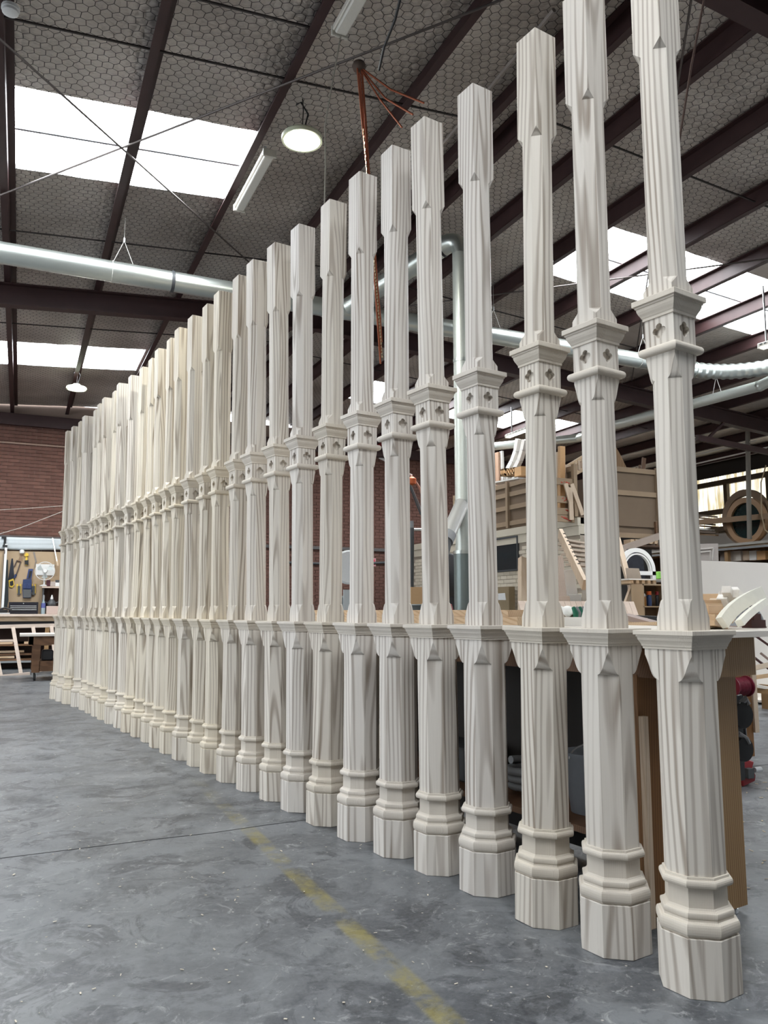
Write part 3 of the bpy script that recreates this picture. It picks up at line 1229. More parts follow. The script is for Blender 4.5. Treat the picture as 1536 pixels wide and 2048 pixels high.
MB().path([B1, B1 + (B1 - B0).normalized() * .12], .094, 24).build('branch_collar', GREY, riser, 40)
MB().path([B1 + (B1 - B0).normalized() * .12, B1 + (B1 - B0).normalized() * .3 + Vector((0, 0, -.1)), B1 + Vector((-.25, -.05, -.7))], .08, 16).build('branch_hose', DKGREY, riser, 40)

sd = thing('side_duct', (11.7, 11, 5.2), 'thinner pale duct running back along the roof at the right', 'duct')
q = [Vector((11.75, DY - 1.6, DZ)), Vector((11.72, 9.6, 5.25)), at(1223, 852, Z=5.25), at(1157, 876, Z=5.25), at(988, 893, Z=5.25)]
for a, b in zip(q, q[1:]):
    MB().path([a, b], .095, 20).build('pipe', plain('pale_duct', (.60, .64, .60), .35, .4), sd, 40)
for p in q[1:-1]:
    MB().lathe([(.02, -.1), (.08, -.07), (.105, 0), (.08, .07), (.02, .1)], p, 20).build('joint', GALV, sd, 60)
e = q[-1]
MB().path([e, e + Vector((-.18, .04, -.03)), e + Vector((-.26, .05, -.15)), e + Vector((-.28, .05, -.5))], .095, 20).build('elbow', GALV, sd, 40)
for t in (.25, .55):
    p = q[1].lerp(q[2], t)
    for s in (-.1, .1):
        MB().path([(p.x, p.y, under(p.x)), (p.x, p.y, p.z + .4), (p.x, p.y + s, p.z + .08)], .005, 5).build('hanger', CORD, sd)

# hanging ropes
RB = at(718, 133, t=7.15)
rope = thing('rope_bundle', RB, 'bundle of orange ropes and a chain hung from a knob on the bracing rod', 'rope')
MB().lathe([(.01, -.05), (.05, -.035), (.065, 0), (.05, .035), (.01, .05)], RB, 16).build('knob', plain('rusty_knob', (.10, .07, .055), .8), rope, 50)
low = at(736, 345, t=7.1)
for k in range(5):
    o_ = Vector((random.uniform(-.03, .03), random.uniform(-.02, .02), 0))
    MB().path([RB + o_ * 1.2, RB.lerp(low, .5) + o_, low + o_ * .5, at(762, 640 + 22 * k, t=7.1) + o_ * .3], .0085, 6).build('strand', ROPE_O, rope, 60)
ch = MB()
a_, b_ = at(727, 260, t=7.08), at(765, 720, t=7.08)
n_ = 70
for k in range(n_):
    p = a_.lerp(b_, k / n_)
    ch.box(p, (.013, .006, .022) if k % 2 else (.006, .013, .022))
ch.build('chain', plain('brass_chain', (.40, .30, .18), .4, .8), rope)
for u, v, w in ((848, 206, .02), (826, 229, .05), (804, 255, .0)):
    e = at(u, v, t=6.9)
    MB().path([RB, RB.lerp(e, .5) - Vector((0, 0, .03 + w)), e], .009, 6).build('guy_rope', ROPE_O, rope, 60)
one('pull_cord', MB().path([(2.16, 5.57, 6.0), at(650, 250, t=6.6), at(651, 330, t=6.6), at(649, 405, t=6.62), at(650, 520, t=6.64)], .007, 6), ROPE_G, 'long grey cord hanging straight down from the near fluorescent batten', 'cord')
one('roof_cable', MB().path([at(800, 0, t=5.9), at(790, 40, t=6.0), at(768, 95, t=6.2), at(758, 140, t=6.4)], .011, 6), BLACK, 'short black cable end drooping from the roof above the orange ropes', 'cable')
one('roof_cable', MB().path([at(1108, 20, X=3.6), at(985, 170, X=3.6), at(885, 290, X=3.55), at(790, 395, X=3.5)], .02, 6), plain('conduit_grey', (.20, .17, .15), .6), 'straight grey conduit under the roof behind the near post tops', 'conduit')
one('roof_cable', MB().path([at(1408, 0, t=5.6), at(1383, 130, t=5.9), at(1362, 260, t=6.2), at(1352, 330, t=6.4)], .009, 6), plain('brown_cable', (.10, .06, .05), .7), 'brown cable hanging beside the top of the nearest post', 'cable')
one('slack_cord', MB().path([at(-40, 1079, Y=20.3), at(40, 1056, Y=20.3), at(130, 1021, Y=20.3)], .007, 5), CORD, 'slack pale cord strung across the far brick wall', 'cord')
one('strung_cord', MB().path([at(-40, 1022, Y=20.35), at(50, 1017, Y=20.35), at(135, 1011, Y=20.35)], .006, 5), CORD, 'straight pale cord running along the far brick wall', 'cord')

# ================================================================== LIGHTS
def highbay(p, label, on, r=.19):
    root = thing('highbay_lamp', p, label, 'lamp', 'round high-bay lamps hung from the roof')
    MB().lathe([(r - .012, .002), (r - .01, -.02), (r + .008, -.022), (r + .012, .012), (r, .03), (.10, .04), (.07, .09), (.03, .10)], p, 40).build('housing', plain('lamp_housing', (.62, .66, .50), .4), root, 40)
    MB().lathe([(.004, -.012), (r * .77, -.012), (r * .77, -.004), (.004, -.004)], p, 40).build('lens', LAMP_GLOW, root)
    MB().path([p + Vector((0, 0, .095)), p + Vector((.01, 0, .3)), (p.x, p.y, under(p.x) + .1)], .006, 6).build('chain', WIRE, root)
    MB().path([p + Vector((.02, 0, .095)), p + Vector((.06, 0, .28)), p + Vector((.0, .05, .42)), (p.x - .06, p.y, under(p.x) + .02)], .008, 6).build('flex', BLACK, root)
    l = bpy.data.lights.new('lamp_light', 'AREA')
    l.shape = 'DISK'
    l.size = r * 1.5
    l.energy = on
    l.color = (1, .98, .88)
    lo = bpy.data.objects.new('lamp_light', l)
    C.objects.link(lo)
    lo.parent = root
    lo.location = (0, 0, -.02)


highbay(at(604, 278, t=7.75), 'glowing round high-bay lamp hung near the ropes', 90)
highbay(at(153, 777, t=16.2), 'glowing round high-bay lamp hanging before the far brick wall', 90)


def batten(p0, p1, label, lit=False, two=False):
    p0, p1 = Vector(p0), Vector(p1)
    root = thing('fluorescent_batten', (p0 + p1) / 2, label, 'light fitting', 'fluorescent battens under the roof')
    up = Vector((0, 0, 1))
    d = (p1 - p0).normalized()
    s = d.cross(up)
    en = plain('old_white_enamel', (.60, .58, .52), .5)
    MB().bar(p0 + up * .02, p1 + up * .02, .13, .05).build('body', en, root, bevel=.008)
    MB().bar(p0 + d * .02 - up * .02, p1 - d * .02 - up * .02, .10, .03).build('diffuser', TUBE_GLOW if lit else plain('dull_diffuser', (.66, .65, .60), .4), root, bevel=.01)
    for e in (p0, p1):
        MB().bar(e - d * .012, e + d * .012, .145, .085).build('end_cap', en, root, bevel=.006)
    b_ = MB()
    for k in range(9):
        q_ = p0.lerp(p1, .08 + .105 * k) + s * .066 + up * .02
        b_.bar(q_ - d * .022, q_ + d * .022, .004, .02)
    b_.build('vent_slot', BLACK, root)
    for f in (.15, .85):
        q_ = p0.lerp(p1, f)
        MB().bar(q_, (q_.x, q_.y, under(q_.x) + .02), .03, .01).build('bracket', SILVER, root)


batten((2.13, 7.52, 6.04), (2.13, 8.78, 6.04), 'dead fluorescent batten under the purlin at the roof sheet edge')
batten((2.16, 4.3, 6.04), (2.16, 5.60, 6.04), 'pale fluorescent batten at the top edge beside the grey cord')
batten(at(1016, 873, t=18.5), at(1075, 851, t=16.5), 'pair of white tubes over the mezzanine storage', True)
batten(at(1522, 694, t=11.5), at(1600, 672, t=11.0), 'white fluorescent batten at the right edge above the flexible bend', True)
sm = thing('smoke_detector', at(18, 65, t=6.2), 'round white smoke detector on the leftmost purlin', 'detector')
p_ = at(18, 65, t=6.2)
p_.z = under(p_.x) - .035
sm.location = p_
MB().lathe([(.045, -.028), (.06, -.02), (.06, .0)], p_, 24).build('cover', WHITE_PL, sm, 40)
MB().lathe([(.055, .0), (.068, .003), (.068, .03), (.03, .032)], p_, 24).build('base', WHITE_PL, sm, 40)

# ================================================================== FAR LEFT: TOOL WALL
YT = 20.42


def wp(name, pts, mat, parent=None, Y=YT, th=.03, **k):
    """thin thing hanging on the far wall: outline at its distance, with thickness"""
    return MB().prism([at(u, v, Y=Y) for u, v in pts], (0, -th, 0)).build(name, mat, parent, **k)


def wthing(name, u, v, label, cat, Y=YT, group=None):
    return thing(name, at(u, v, Y=Y), label, cat, group)


a0, a1 = at(-60, 1099, Y=YT), at(132, 1240, Y=YT)
tag(MB().span((a0.x, YT, a1.z - .1), (a1.x + 1.5, YT + .018, a0.z)).build('tool_board', MDF), 'tan fibreboard panel hung with tools on the far wall', 'board')
# plastic sheet rolled above it
vs, fs = [], []
z0, z1 = at(60, 1099, Y=YT).z, at(60, 1076, Y=YT).z
nx = 40
for i in range(nx + 1):
    x = a0.x + (a1.x + 1.3 - a0.x) * i / nx
    for j in range(7):
        z = z0 + (z1 - z0) * j / 6 - .02 * math.sin(i * .16) * (1 if j < 6 else 0)
        vs.append((x, YT - .03 - .03 * abs(math.sin(j * 1.3 + .2 * math.sin(i * .3))), z))
for i in range(nx):
    for j in range(6):
        fs.append((i * 7 + j, i * 7 + j + 1, i * 7 + j + 8, i * 7 + j + 7))
ps = one('plastic_sheet', MB().add(vs, fs), plain('milky_plastic', (.52, .57, .60), .35), 'milky plastic sheet draped along the top of the tool board', 'sheet', smooth=60)
md = ps.modifiers.new('thickness', 'SOLIDIFY')
md.thickness = .004

saw = wthing('hand_saw', 22, 1175, 'black hand saw with a yellow handle hung on the tool board', 'saw')
wp('blade', [(23, 1117), (26, 1117), (29, 1161), (16, 1161)], plain('saw_blade', (.015, .018, .03), .4), saw, th=.006)
wp('handle', [(17, 1161), (27, 1157), (29, 1170), (25, 1175), (19, 1174)], YELLOW, saw, th=.03)
wp('grip', [(19.5, 1163.5), (26, 1161), (27, 1169), (24, 1172), (20, 1171)], BLACK, saw, Y=YT - .025, th=.012)
bw = wthing('bow_saw', 34, 1160, 'dark bow saw hung beside the hand saw', 'saw')
MB().path([at(u, v, Y=YT - .02) for u, v in ((28, 1134), (34, 1121), (41, 1124), (36, 1140), (31, 1152))], .014, 8).build('frame', plain('saw_frame', (.09, .065, .06), .5), bw)
MB().path([at(u, v, Y=YT - .02) for u, v in ((32, 1149), (29, 1156))], .024, 8).build('handle', BLUE, bw)
lp = wthing('hand_brush', 43, 1105, 'white capped hand brush with a wooden handle high on the tool board', 'brush')  # a capped brush hung on the board, gives no light
MB().lathe([(.02, -.05), (.05, -.03), (.055, .02), (.03, .05)], at(44, 1103.5, Y=YT - .05), 16).build('head', WHITE_PL, lp, 50)
wp('handle', [(41, 1108), (46, 1108), (43, 1124), (37, 1121)], plain('brush_wood', (.25, .16, .10), .6), lp)
cl = wthing('spring_clamp', 53, 1130, 'yellow plastic bar clamp hung near the middle of the tool board', 'clamp')
wp('bar', [(51, 1106), (55, 1106), (55, 1131), (51, 1131)], YELLOW, cl, th=.03)
wp('jaw', [(49, 1109), (57, 1107), (57, 1112), (49, 1113)], YELLOW, cl, Y=YT - .02, th=.04)
wp('trigger', [(49, 1121), (57, 1120), (57, 1130), (50, 1129)], BLACK, cl, Y=YT - .02, th=.04)
fl = wthing('flat_file', 69, 1124, 'grey flat paddle hung to the left of the fan', 'tool')
wp('blade', [(66, 1105), (69, 1103), (74, 1124), (71, 1126)], plain('paddle_grey', (.24, .21, .19), .7), fl, th=.012)
wp('shaft', [(70, 1125), (72, 1125), (68, 1139), (67, 1139)], plain('paddle_grey', (.24, .21, .19), .7), fl, th=.012)
ho = wthing('tool_holster', 60, 1157, 'blue cloth tool holster hung above the pouch', 'holster')
wp('body', [(57, 1138), (66, 1138), (63, 1157), (53, 1157)], plain('blue_cloth', (.045, .065, .17), .8), ho, th=.05)
wp('pocket', [(59, 1142), (64, 1142), (61, 1155), (56.5, 1155)], BLACK, ho, Y=YT - .045, th=.02)
po = wthing('tool_pouch', 54, 1196, 'navy cloth tool pouch with grey apron on the tool board', 'pouch')
wp('body', [(46, 1159), (63, 1158), (64, 1182), (62, 1196), (46, 1196), (45, 1180)], BLUE, po, th=.06)
wp('apron', [(46.5, 1179), (62.5, 1179), (62, 1195), (46.5, 1195)], plain('grey_cloth', (.11, .115, .12), .9), po, Y=YT - .055, th=.02)
for k in range(4):
    wp('pocket', [(46.5 + k * 4, 1167), (49.5 + k * 4, 1167), (49.5 + k * 4, 1177), (46.5 + k * 4, 1177)], plain('blue_cloth', (.045, .065, .17), .8), po, Y=YT - .055, th=.03)
for k, (u0, lab) in enumerate(((33, 'yellow handled snips hung left of the tool pouch'), (62, 'yellow handled snips hung right of the tool pouch'))):
    sn = wthing('snips', u0 + 5, 1190, lab, 'snips')
    wp('handle', [(u0, 1168), (u0 + 3, 1168), (u0 + 4.5, 1187), (u0 + 1, 1187)], YELLOW, sn)
    wp('handle', [(u0 + 7, 1168), (u0 + 9.5, 1168), (u0 + 9, 1187), (u0 + 6, 1187)], YELLOW, sn)
    wp('jaw', [(u0 + 2, 1172), (u0 + 8, 1172), (u0 + 7.5, 1190), (u0 + 2, 1190)], DKGREY, sn, Y=YT - .02, th=.02)
gr = wthing('orange_grips', 14, 1152, 'orange handled pliers half hidden behind the aluminium level', 'pliers')
wp('handle', [(11, 1145), (16, 1146), (16, 1150), (11, 1150)], ORANGE, gr)
wp('handle', [(11, 1152), (17, 1152), (15, 1156), (11, 1156)], ORANGE, gr)
lv = wthing('level', 9, 1215, 'long aluminium level leaning upright against the tool board', 'level')
MB().bar(at(12.5, 1088, Y=YT - .08), at(5, 1216, Y=YT - .25), .05, .03, (0, 1, 0)).build('body', SILVER, lv)
MB().bar(at(9.5, 1100, Y=YT - .1), at(2.5, 1216, Y=YT - .2), .025, .03, (0, 1, 0)).build('edge', plain('saw_frame', (.09, .065, .06), .5), lv)
MB().box(at(10, 1092, Y=YT - .1), (.10, .05, .05)).build('end_cap', BLACK, lv)
MB().box(at(8, 1075, Y=YT - .06), (.10, .06, .04)).build('clamp', BLACK, lv)
MB().box(at(10, 1083, Y=YT - .06), (.05, .05, .22)).build('clamp', BLACK, lv)
one('trousers_rack', MB().prism([at(u, v, Y=YT) for u, v in ((13, 1120), (16, 1120), (17, 1200), (14, 1216), (8, 1216), (10, 1160))], (0, -.08, 0)), plain('dark_cloth', (.035, .045, .05), .9), 'dark work cloth hanging behind the aluminium level', 'cloth')
se = wthing('straightedge', 110, 1126, 'pale straightedge leaning from the shelf to the top rail', 'straightedge')
MB().bar(at(105, 1076, Y=YT - .05), at(115, 1128, Y=YT - .2), .022, .012, (0, 1, 0)).build('blade', SILVER, se)
MB().bar(at(114, 1122, Y=YT - .19), at(116, 1132, Y=YT - .21), .03, .02, (0, 1, 0)).build('foot', PINE_RAW_Z, se)

# fan on the shelf
fc = at(90, 1142, Y=YT - .35)
fan = thing('desk_fan', at(89, 1172, Y=YT - .35), 'round white desk fan on the tool wall shelf', 'fan')
Rf = .21
mY = Matrix.Rotation(PI / 2, 3, 'X')
for dy in (-.05, .05):
    MB().path([fc + Vector((Rf * math.cos(a), dy * .0 + dy, Rf * math.sin(a))) for a in [2 * PI * k / 36 for k in range(37)]], .006, 6, False).build('guard_ring', WHITE_PL, fan)
gw = MB()
for k in range(36):
    a = 2 * PI * k / 36
    c, s = math.cos(a), math.sin(a)
    gw.path([fc + Vector((.04 * c, -.075, .04 * s)), fc + Vector((.13 * c, -.075, .13 * s)), fc + Vector((Rf * c, -.05, Rf * s))], .0016, 4)
gw.build('guard', WHITE_PL, fan)
for k in range(3):
    a0_ = 2 * PI * k / 3 + .5
    pts_ = []
    for r_, da in ((.03, 0), (.10, -.25), (.175, -.42), (.185, .1), (.16, .45), (.09, .4)):
        a = a0_ + da
        pts_.append(fc + Vector((r_ * math.cos(a), .02 * math.sin(da * 3), r_ * math.sin(a))))
    MB().prism(pts_, (0, -.006, 0)).build('blade', plain('fan_blade', (.48, .53, .53), .3), fan)
MB().lathe([(.005, -.03), (.04, -.02), (.045, .02), (.04, .05)], fc + Vector((0, -.05, 0)), 20, mY).build('hub', WHITE_PL, fan, 40)
MB().lathe([(.03, 0), (.06, .02), (.06, .12), (.03, .14)], fc + Vector((0, .18, 0)), 20, mY).build('motor', WHITE_PL, fan, 40)
zs = at(90, 1172, Y=YT - .35).z
MB().path([fc + Vector((0, .08, -.04)), (fc.x, fc.y + .08, zs + .03)], .02, 10).build('stem', WHITE_PL, fan)
MB().lathe([(.10, 0), (.10, .012), (.04, .035)], (fc.x, fc.y + .08, zs + .001), 24).build('base', WHITE_PL, fan, 40)
one('panel_offcut', MB().prism([at(u, v, Y=YT - .02) for u, v in ((72, 1128), (109, 1129), (108, 1151), (72, 1150))], (0, -.012, 0)), WHITE_PL, 'white rectangular sheet behind the desk fan', 'sheet')
sh = thing('wall_shelf', at(105, 1173, Y=YT - .2), 'narrow timber wall shelf unit at the right of the tool board', 'shelf')
s0, s1 = at(84, 1173, Y=YT - .4), at(140, 1173, Y=YT - .4)
MB().span((s0.x, YT - .45, s0.z - .03), (s1.x + .6, YT - .01, s0.z)).build('board', PINK_PINE, sh)
MB().span((s1.x - .22, YT - .42, s0.z), (s1.x - .18, YT - .01, s0.z + .62)).build('side', PINK_PINE, sh)
MB().span((s0.x + .02, YT - .40, s0.z - .60), (s0.x + .05, YT - .02, s0.z - .03)).build('side', DKGREY, sh)
MB().span((s0.x + .05, YT - .06, s0.z - .62), (s1.x + .5, YT - .03, s0.z - .03)).build('back', plain('shelf_dark', (.07, .04, .03), .8), sh)
one('shelf_box', MB().span(at(101, 1163, Y=YT - .4), at(110, 1172.8, Y=YT - .25)), plain('grey_carton', (.42, .36, .33), .8), 'small grey carton on the wall shelf', 'box')
one('shelf_box', MB().span(at(111, 1165, Y=YT - .4), at(119, 1172.8, Y=YT - .25)), WHITE_PL, 'small white carton on the wall shelf', 'box')
one('shelf_box', MB().span(at(111, 1160, Y=YT - .4), at(119, 1164.8, Y=YT - .25)), DKGREY, 'flat dark case lying on the white carton', 'case')
one('shelf_tool', MB().span(at(93, 1160, Y=YT - .35), at(100, 1172.8, Y=YT - .2)), plain('maroon_case', (.06, .012, .02), .5), 'dark red case behind the fan stem', 'case', bevel=.01)

# workbench along the far wall
zb = at(60, 1228, Y=19.9).z
wb = thing('wall_bench', (0, 20, 0), 'long timber bench along the far wall under the tools', 'workbench')
MB().span((-3, 19.45, zb - .05), (4.0, 20.4, zb)).build('worktop', PINK_PINE, wb)
MB().span((-3, 19.55, zb - .16), (4.0, 20.4, zb - .055)).build('slab', PINE_RAW_X, wb)
MB().span((-3, 19.6, zb - .30), (4.0, 19.64, zb - .165)).build('apron', BLACK, wb)
MB().span((-3, 19.6, .52), (4, 20.4, .56)).build('shelf', BENCH_DARK, wb)
MB().span((-3, 20.35, .0), (4, 20.4, .9)).build('back_panel', plain('shelf_dark', (.07, .04, .03), .8), wb)
for x in (-2.6, -.9, .55, 2.2, 3.8):
    MB().span((x, 19.6, 0), (x + .09, 19.7, zb - .16)).build('leg', BENCH, wb)
for k, (x, w, z, m_) in enumerate(((-.62, .75, .562, PINE_RAW_X), (-.66, .6, .615, PINK_PINE), (-.1, .5, .562, PINE_RAW_X), (-.7, 1.0, .1905, BENCH_DARK), (-.75, .7, .25, PINE_RAW_X), (-.5, .9, .31, BENCH_DARK), (-.66, .8, .37, PINE_RAW_X))):
    one('stored_board', MB().span((x, 19.7, z), (x + w, 19.95, z + .045)), m_, ['long', 'short', 'pale', 'dark', 'raw', 'brown', 'thin'][k] + ' timber board stored ' + ('on the shelf' if z > .5 else 'low') + ' under the far bench', 'board', 'timber stored under the far bench')
MB().span((-3, 19.62, .15), (4, 20.35, .19)).build('shelf', GREY, wb)
tc_ = thing('tool_chest', at(47, 1222, Y=19.95), 'black tool chest with silver drawer edges on the far bench', 'tool chest')
c0, c1 = at(18, 1204, Y=19.9), at(76, 1221, Y=19.9)
MB().span((c0.x, 19.9, zb), (c1.x, 20.2, c0.z)).build('body', plain('chest_black', (.012, .012, .02), .35), tc_, bevel=.006)
for v in (1211.5, 1215.2, 1219):
    q0, q1 = at(20.5, v, Y=19.9), at(73, v, Y=19.9)
    dr = MB().span((q0.x, 19.885, q0.z - .018), (q1.x, 19.9, q0.z + .014)).build('drawer', plain('chest_black', (.012, .012, .02), .35), tc_)
    MB().span((q0.x, 19.875, q0.z - .012), (q1.x, 19.885, q0.z + .002)).build('drawer_edge', SILVER, dr)
MB().lathe([(.012, 0), (.012, .01)], (at(47, 1207, Y=19.9).x, 19.9, at(47, 1207, Y=19.9).z), 12, mY).build('lock', SILVER, tc_)
bt = thing('spray_bottle', at(86, 1222, Y=20.0), 'clear bottle with a blue label beside the tool chest', 'bottle')
q_ = at(86, 1222.5, Y=20.0)
q_.z = zb
MB().lathe([(.045, 0), (.048, .02), (.048, .22), (.02, .30), (.018, .33)], q_, 20).build('body', plain('clear_plastic', (.30, .38, .42), .2), bt, 40)
MB().lathe([(.0495, .14), (.0495, .25)], q_, 20).build('sleeve', plain('label_blue', (.08, .10, .30), .5), bt, 40)
MB().lathe([(.022, .33), (.022, .40), (.012, .44)], q_, 16).build('nozzle', GREY, bt, 40)
one('shelf_carton', MB().span(at(93, 1212, Y=19.95), (at(122, 1212, Y=19.95).x, 20.2, zb)), plain('pink_carton', (.50, .40, .36), .8), 'low pinkish carton on the far bench below the shelf', 'box', bevel=.004)
rt = thing('bench_grinder', at(104, 1208, Y=20.1), 'small dark power tool with a white cap on the carton', 'power tool')
q_ = at(103, 1211.5, Y=20.07)
MB().lathe([(.09, 0), (.10, .03), (.10, .07), (.05, .13), (.04, .15)], q_, 20).build('body', DKGREY, rt, 40)
MB().lathe([(.03, .15), (.035, .17), (.01, .25)], q_, 16).build('cap', WHITE_PL, rt, 40)
MB().path([q_ + Vector((-.08, 0, .06)), q_ + Vector((-.16, 0, .09))], .02, 8).build('handle', BLACK, rt)
MB().path([q_ + Vector((.08, 0, .06)), q_ + Vector((.16, 0, .09))], .02, 8).build('handle', BLACK, rt)
pl = thing('hand_plane', at(12, 1221, Y=19.6), 'black electric planer with a silver sole on the far bench', 'planer')
q_ = at(8, 1224, Y=19.62)
q_.z = zb
MB().span((q_.x - .35, 19.55, zb), (q_.x + .12, 19.68, zb + .03)).build('sole', SILVER, pl)
MB().span((q_.x - .30, 19.56, zb + .03), (q_.x + .08, 19.67, zb + .10)).build('body', BLACK, pl, bevel=.015)
MB().path([(q_.x - .1, 19.61, zb + .10), (q_.x + .02, 19.61, zb + .14), (q_.x + .16, 19.61, zb + .09)], .022, 8).build('handle', BLACK, pl)

# ladder-like timber frame lying against the bench
lf = thing('stud_framework', at(30, 1350, Z=0.02), 'pale primed timber frame with cross pieces leaning against the far bench', 'frame')
YA = 17.9


def lfp(u, v):
    z = at(u, v, Y=YA).z
    yy = YA + .28 * z
    return at(u, v, Y=yy)


MB().bar(lfp(-60, 1255), lfp(112, 1250.5), .075, .045, (0, 1, 0)).build('rail', PINK_PINE, lf)
MB().bar(lfp(-60, 1360), lfp(60, 1347.5), .075, .045, (0, 1, 0)).build('rail', PINK_PINE, lf)
for u0, v0, u1, v1 in ((-18, 1255, 2, 1352), (26, 1254, 42, 1348), (66, 1253, 80, 1344), (103, 1252, 113, 1342)):
    MB().bar(lfp(u0, v0), lfp(u1, v1), .07, .04, (0, 1, 0)).build('cross_piece', PINK_PINE, lf)

# trolley with a white top, end towards us
TX, TY = at(65, 1362, Z=0).x, 16.35
tr = thing('trolley', (TX + .5, TY + .4, 0), 'brown timber trolley on castors with a white top beyond the post row', 'trolley')
zt_ = at(70, 1268, Y=TY).z
MB().span((TX - .26, TY - .1, zt_ - .04), (TX + 1.7, TY + .9, zt_)).build('top', WHITE_BOARD, tr)
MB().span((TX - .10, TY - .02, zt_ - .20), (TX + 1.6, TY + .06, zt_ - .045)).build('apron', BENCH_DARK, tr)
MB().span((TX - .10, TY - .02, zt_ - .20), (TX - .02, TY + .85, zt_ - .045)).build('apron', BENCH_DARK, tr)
for x, y in ((TX - .03, TY), (TX + 1.4, TY), (TX - .03, TY + .75), (TX + 1.4, TY + .75)):
    MB().span((x, y, .15), (x + .14, y + .09, zt_ - .19)).build('leg', BENCH_DARK, tr)
    w_ = MB().lathe([(.02, -.022), (.055, -.02), (.06, -.012), (.06, .012), (.055, .02), (.02, .022)], (x + .06, y + .05, .06), 20, Matrix.Rotation(PI / 2, 3, 'Y')).build('castor', RUBBER, tr, 40)
    MB().box((x + .03, y + .05, .105), (.006, .06, .10)).box((x + .09, y + .05, .105), (.006, .06, .10)).box((x + .06, y + .05, .153), (.08, .08, .008)).build('fork', SILVER, w_)
MB().span((TX + .1, TY, .17), (TX + 1.4, TY + .84, .36)).build('shelf', BENCH_DARK, tr)
one('planer_case', MB().span((TX + .14, TY + .1, .361), (TX + .34, TY + .4, .56)), BLACK, 'black tool case on the lower shelf of the trolley', 'case', bevel=.02)
one('trolley_box', MB().span((TX + .36, TY + .1, .361), (TX + .62, TY + .4, .50)), GREY, 'grey box on the lower shelf of the trolley', 'box', bevel=.004)
# ================================================================== MIDDLE: BEHIND THE POSTS
# stacked boards lying on the white bench top
ZW = 1.2135
for k, (u0, v0, u1, v1, h, m_, lab) in enumerate((
        (.55, 1.5, .75, 4.3, .05, PINE_RAW, 'pale pine board lying along the bench top, lowest of its pile'),
        (.57, 1.6, .73, 4.2, .04, PINE_RAW, 'pale pine board lying along the bench top, upper of its pile'))):
    one('pine_board', bbar(u0, v0, ZW + (.0505 if k else 0), u1, v1, ZW + (.0505 if k else 0) + h), m_, lab, 'board', 'pine boards on the bench top')
one('white_rail', bbar(.80, 1.0, ZW, .86, 2.3, ZW + .05), PRIMED, 'white primed rail lying on the bench top', 'board')

# machines and boards standing further back
PW = 7.4   # working depth of this clutter


def panel(name, uv, t, mat, label, cat, th=.02, group=None, floor_=True):
    ps_ = [at(u, v, t=t) for u, v in uv]
    if floor_:
        for k in (2, 3):
            d_ = (ps_[k] - ps_[3 - k]).normalized()
            ps_[k] = ps_[k] + d_ * ((.02 - ps_[k].z) / d_.z)
    n_ = (ps_[1] - ps_[0]).cross(ps_[2] - ps_[1]).normalized()
    if n_.dot(Vector((0, -1, 0))) > 0:
        n_ = -n_
    return one(name, MB().prism(ps_, n_ * th), mat, label, cat, group)


# long assembly bench in the middle of the shed, carrying boards
ab = thing('assembly_bench', (6.2, 8.4, 0), 'pale assembly bench beyond the posts stacked with grooved panels', 'workbench')
MB().span((5.7, 7.6, .86), (8.2, 9.2, .92)).build('worktop', PINE_RAW_X, ab)
for x, y in ((5.8, 7.7), (8.0, 7.7), (5.8, 9.0), (8.0, 9.0)):
    MB().span((x, y, 0), (x + .1, y + .1, .86)).build('leg', BENCH, ab)
MB().span((5.7, 7.62, .72), (8.2, 7.66, .86)).build('apron', BENCH_DARK, ab)
# grooved lining panels leaning back on it
gp = thing('grooved_panel', (6.0, 8.3, .92), 'pink primed panel with vertical grooves leaning on the assembly bench', 'panel')
x = 5.75
while x < 7.6:
    MB().bar((x + .045, 8.25, .925), (x + .045, 8.48, 1.42), .086, .018, (0, 1, 0)).build('board', PINK_PINE, gp)
    x += .09
gp2 = thing('board_stack', (6.5, 8.0, .92), 'stack of white edged boards on the front of the assembly bench', 'board stack')
for k in range(4):
    MB().span((5.75, 7.7, .921 + k * .045), (8.15 - .1 * k, 8.0, .961 + k * .045)).build('board', PRIMED if k == 2 else PINE_RAW_X, gp2)

one('cardboard_sheet', MB().span((at(822, 1185, Y=9.6).x, 9.6, .0), (at(848, 1185, Y=9.6).x, 9.63, at(830, 1174, Y=9.6).z)), CARD, 'tan cardboard sheet standing behind the grey drum', 'cardboard')
dq = at(834, 1215, Y=8.0)
dr_ = thing('grey_drum', (dq.x, dq.y, 0), 'grey curved plastic tub seen between the middle posts', 'tub')
MB().lathe([(.16, .92), (.17, 1.15), (.22, 1.32), (.245, 1.36), (.24, 1.37), (.15, 1.2)], (dq.x, dq.y, 0), 28).build('tub', plain('tub_grey', (.16, .19, .20), .4), dr_, 50)
MB().span((dq.x - .3, dq.y - .3, .0), (dq.x + .3, dq.y + .3, .915)).build('stand', BENCH_DARK, dr_)
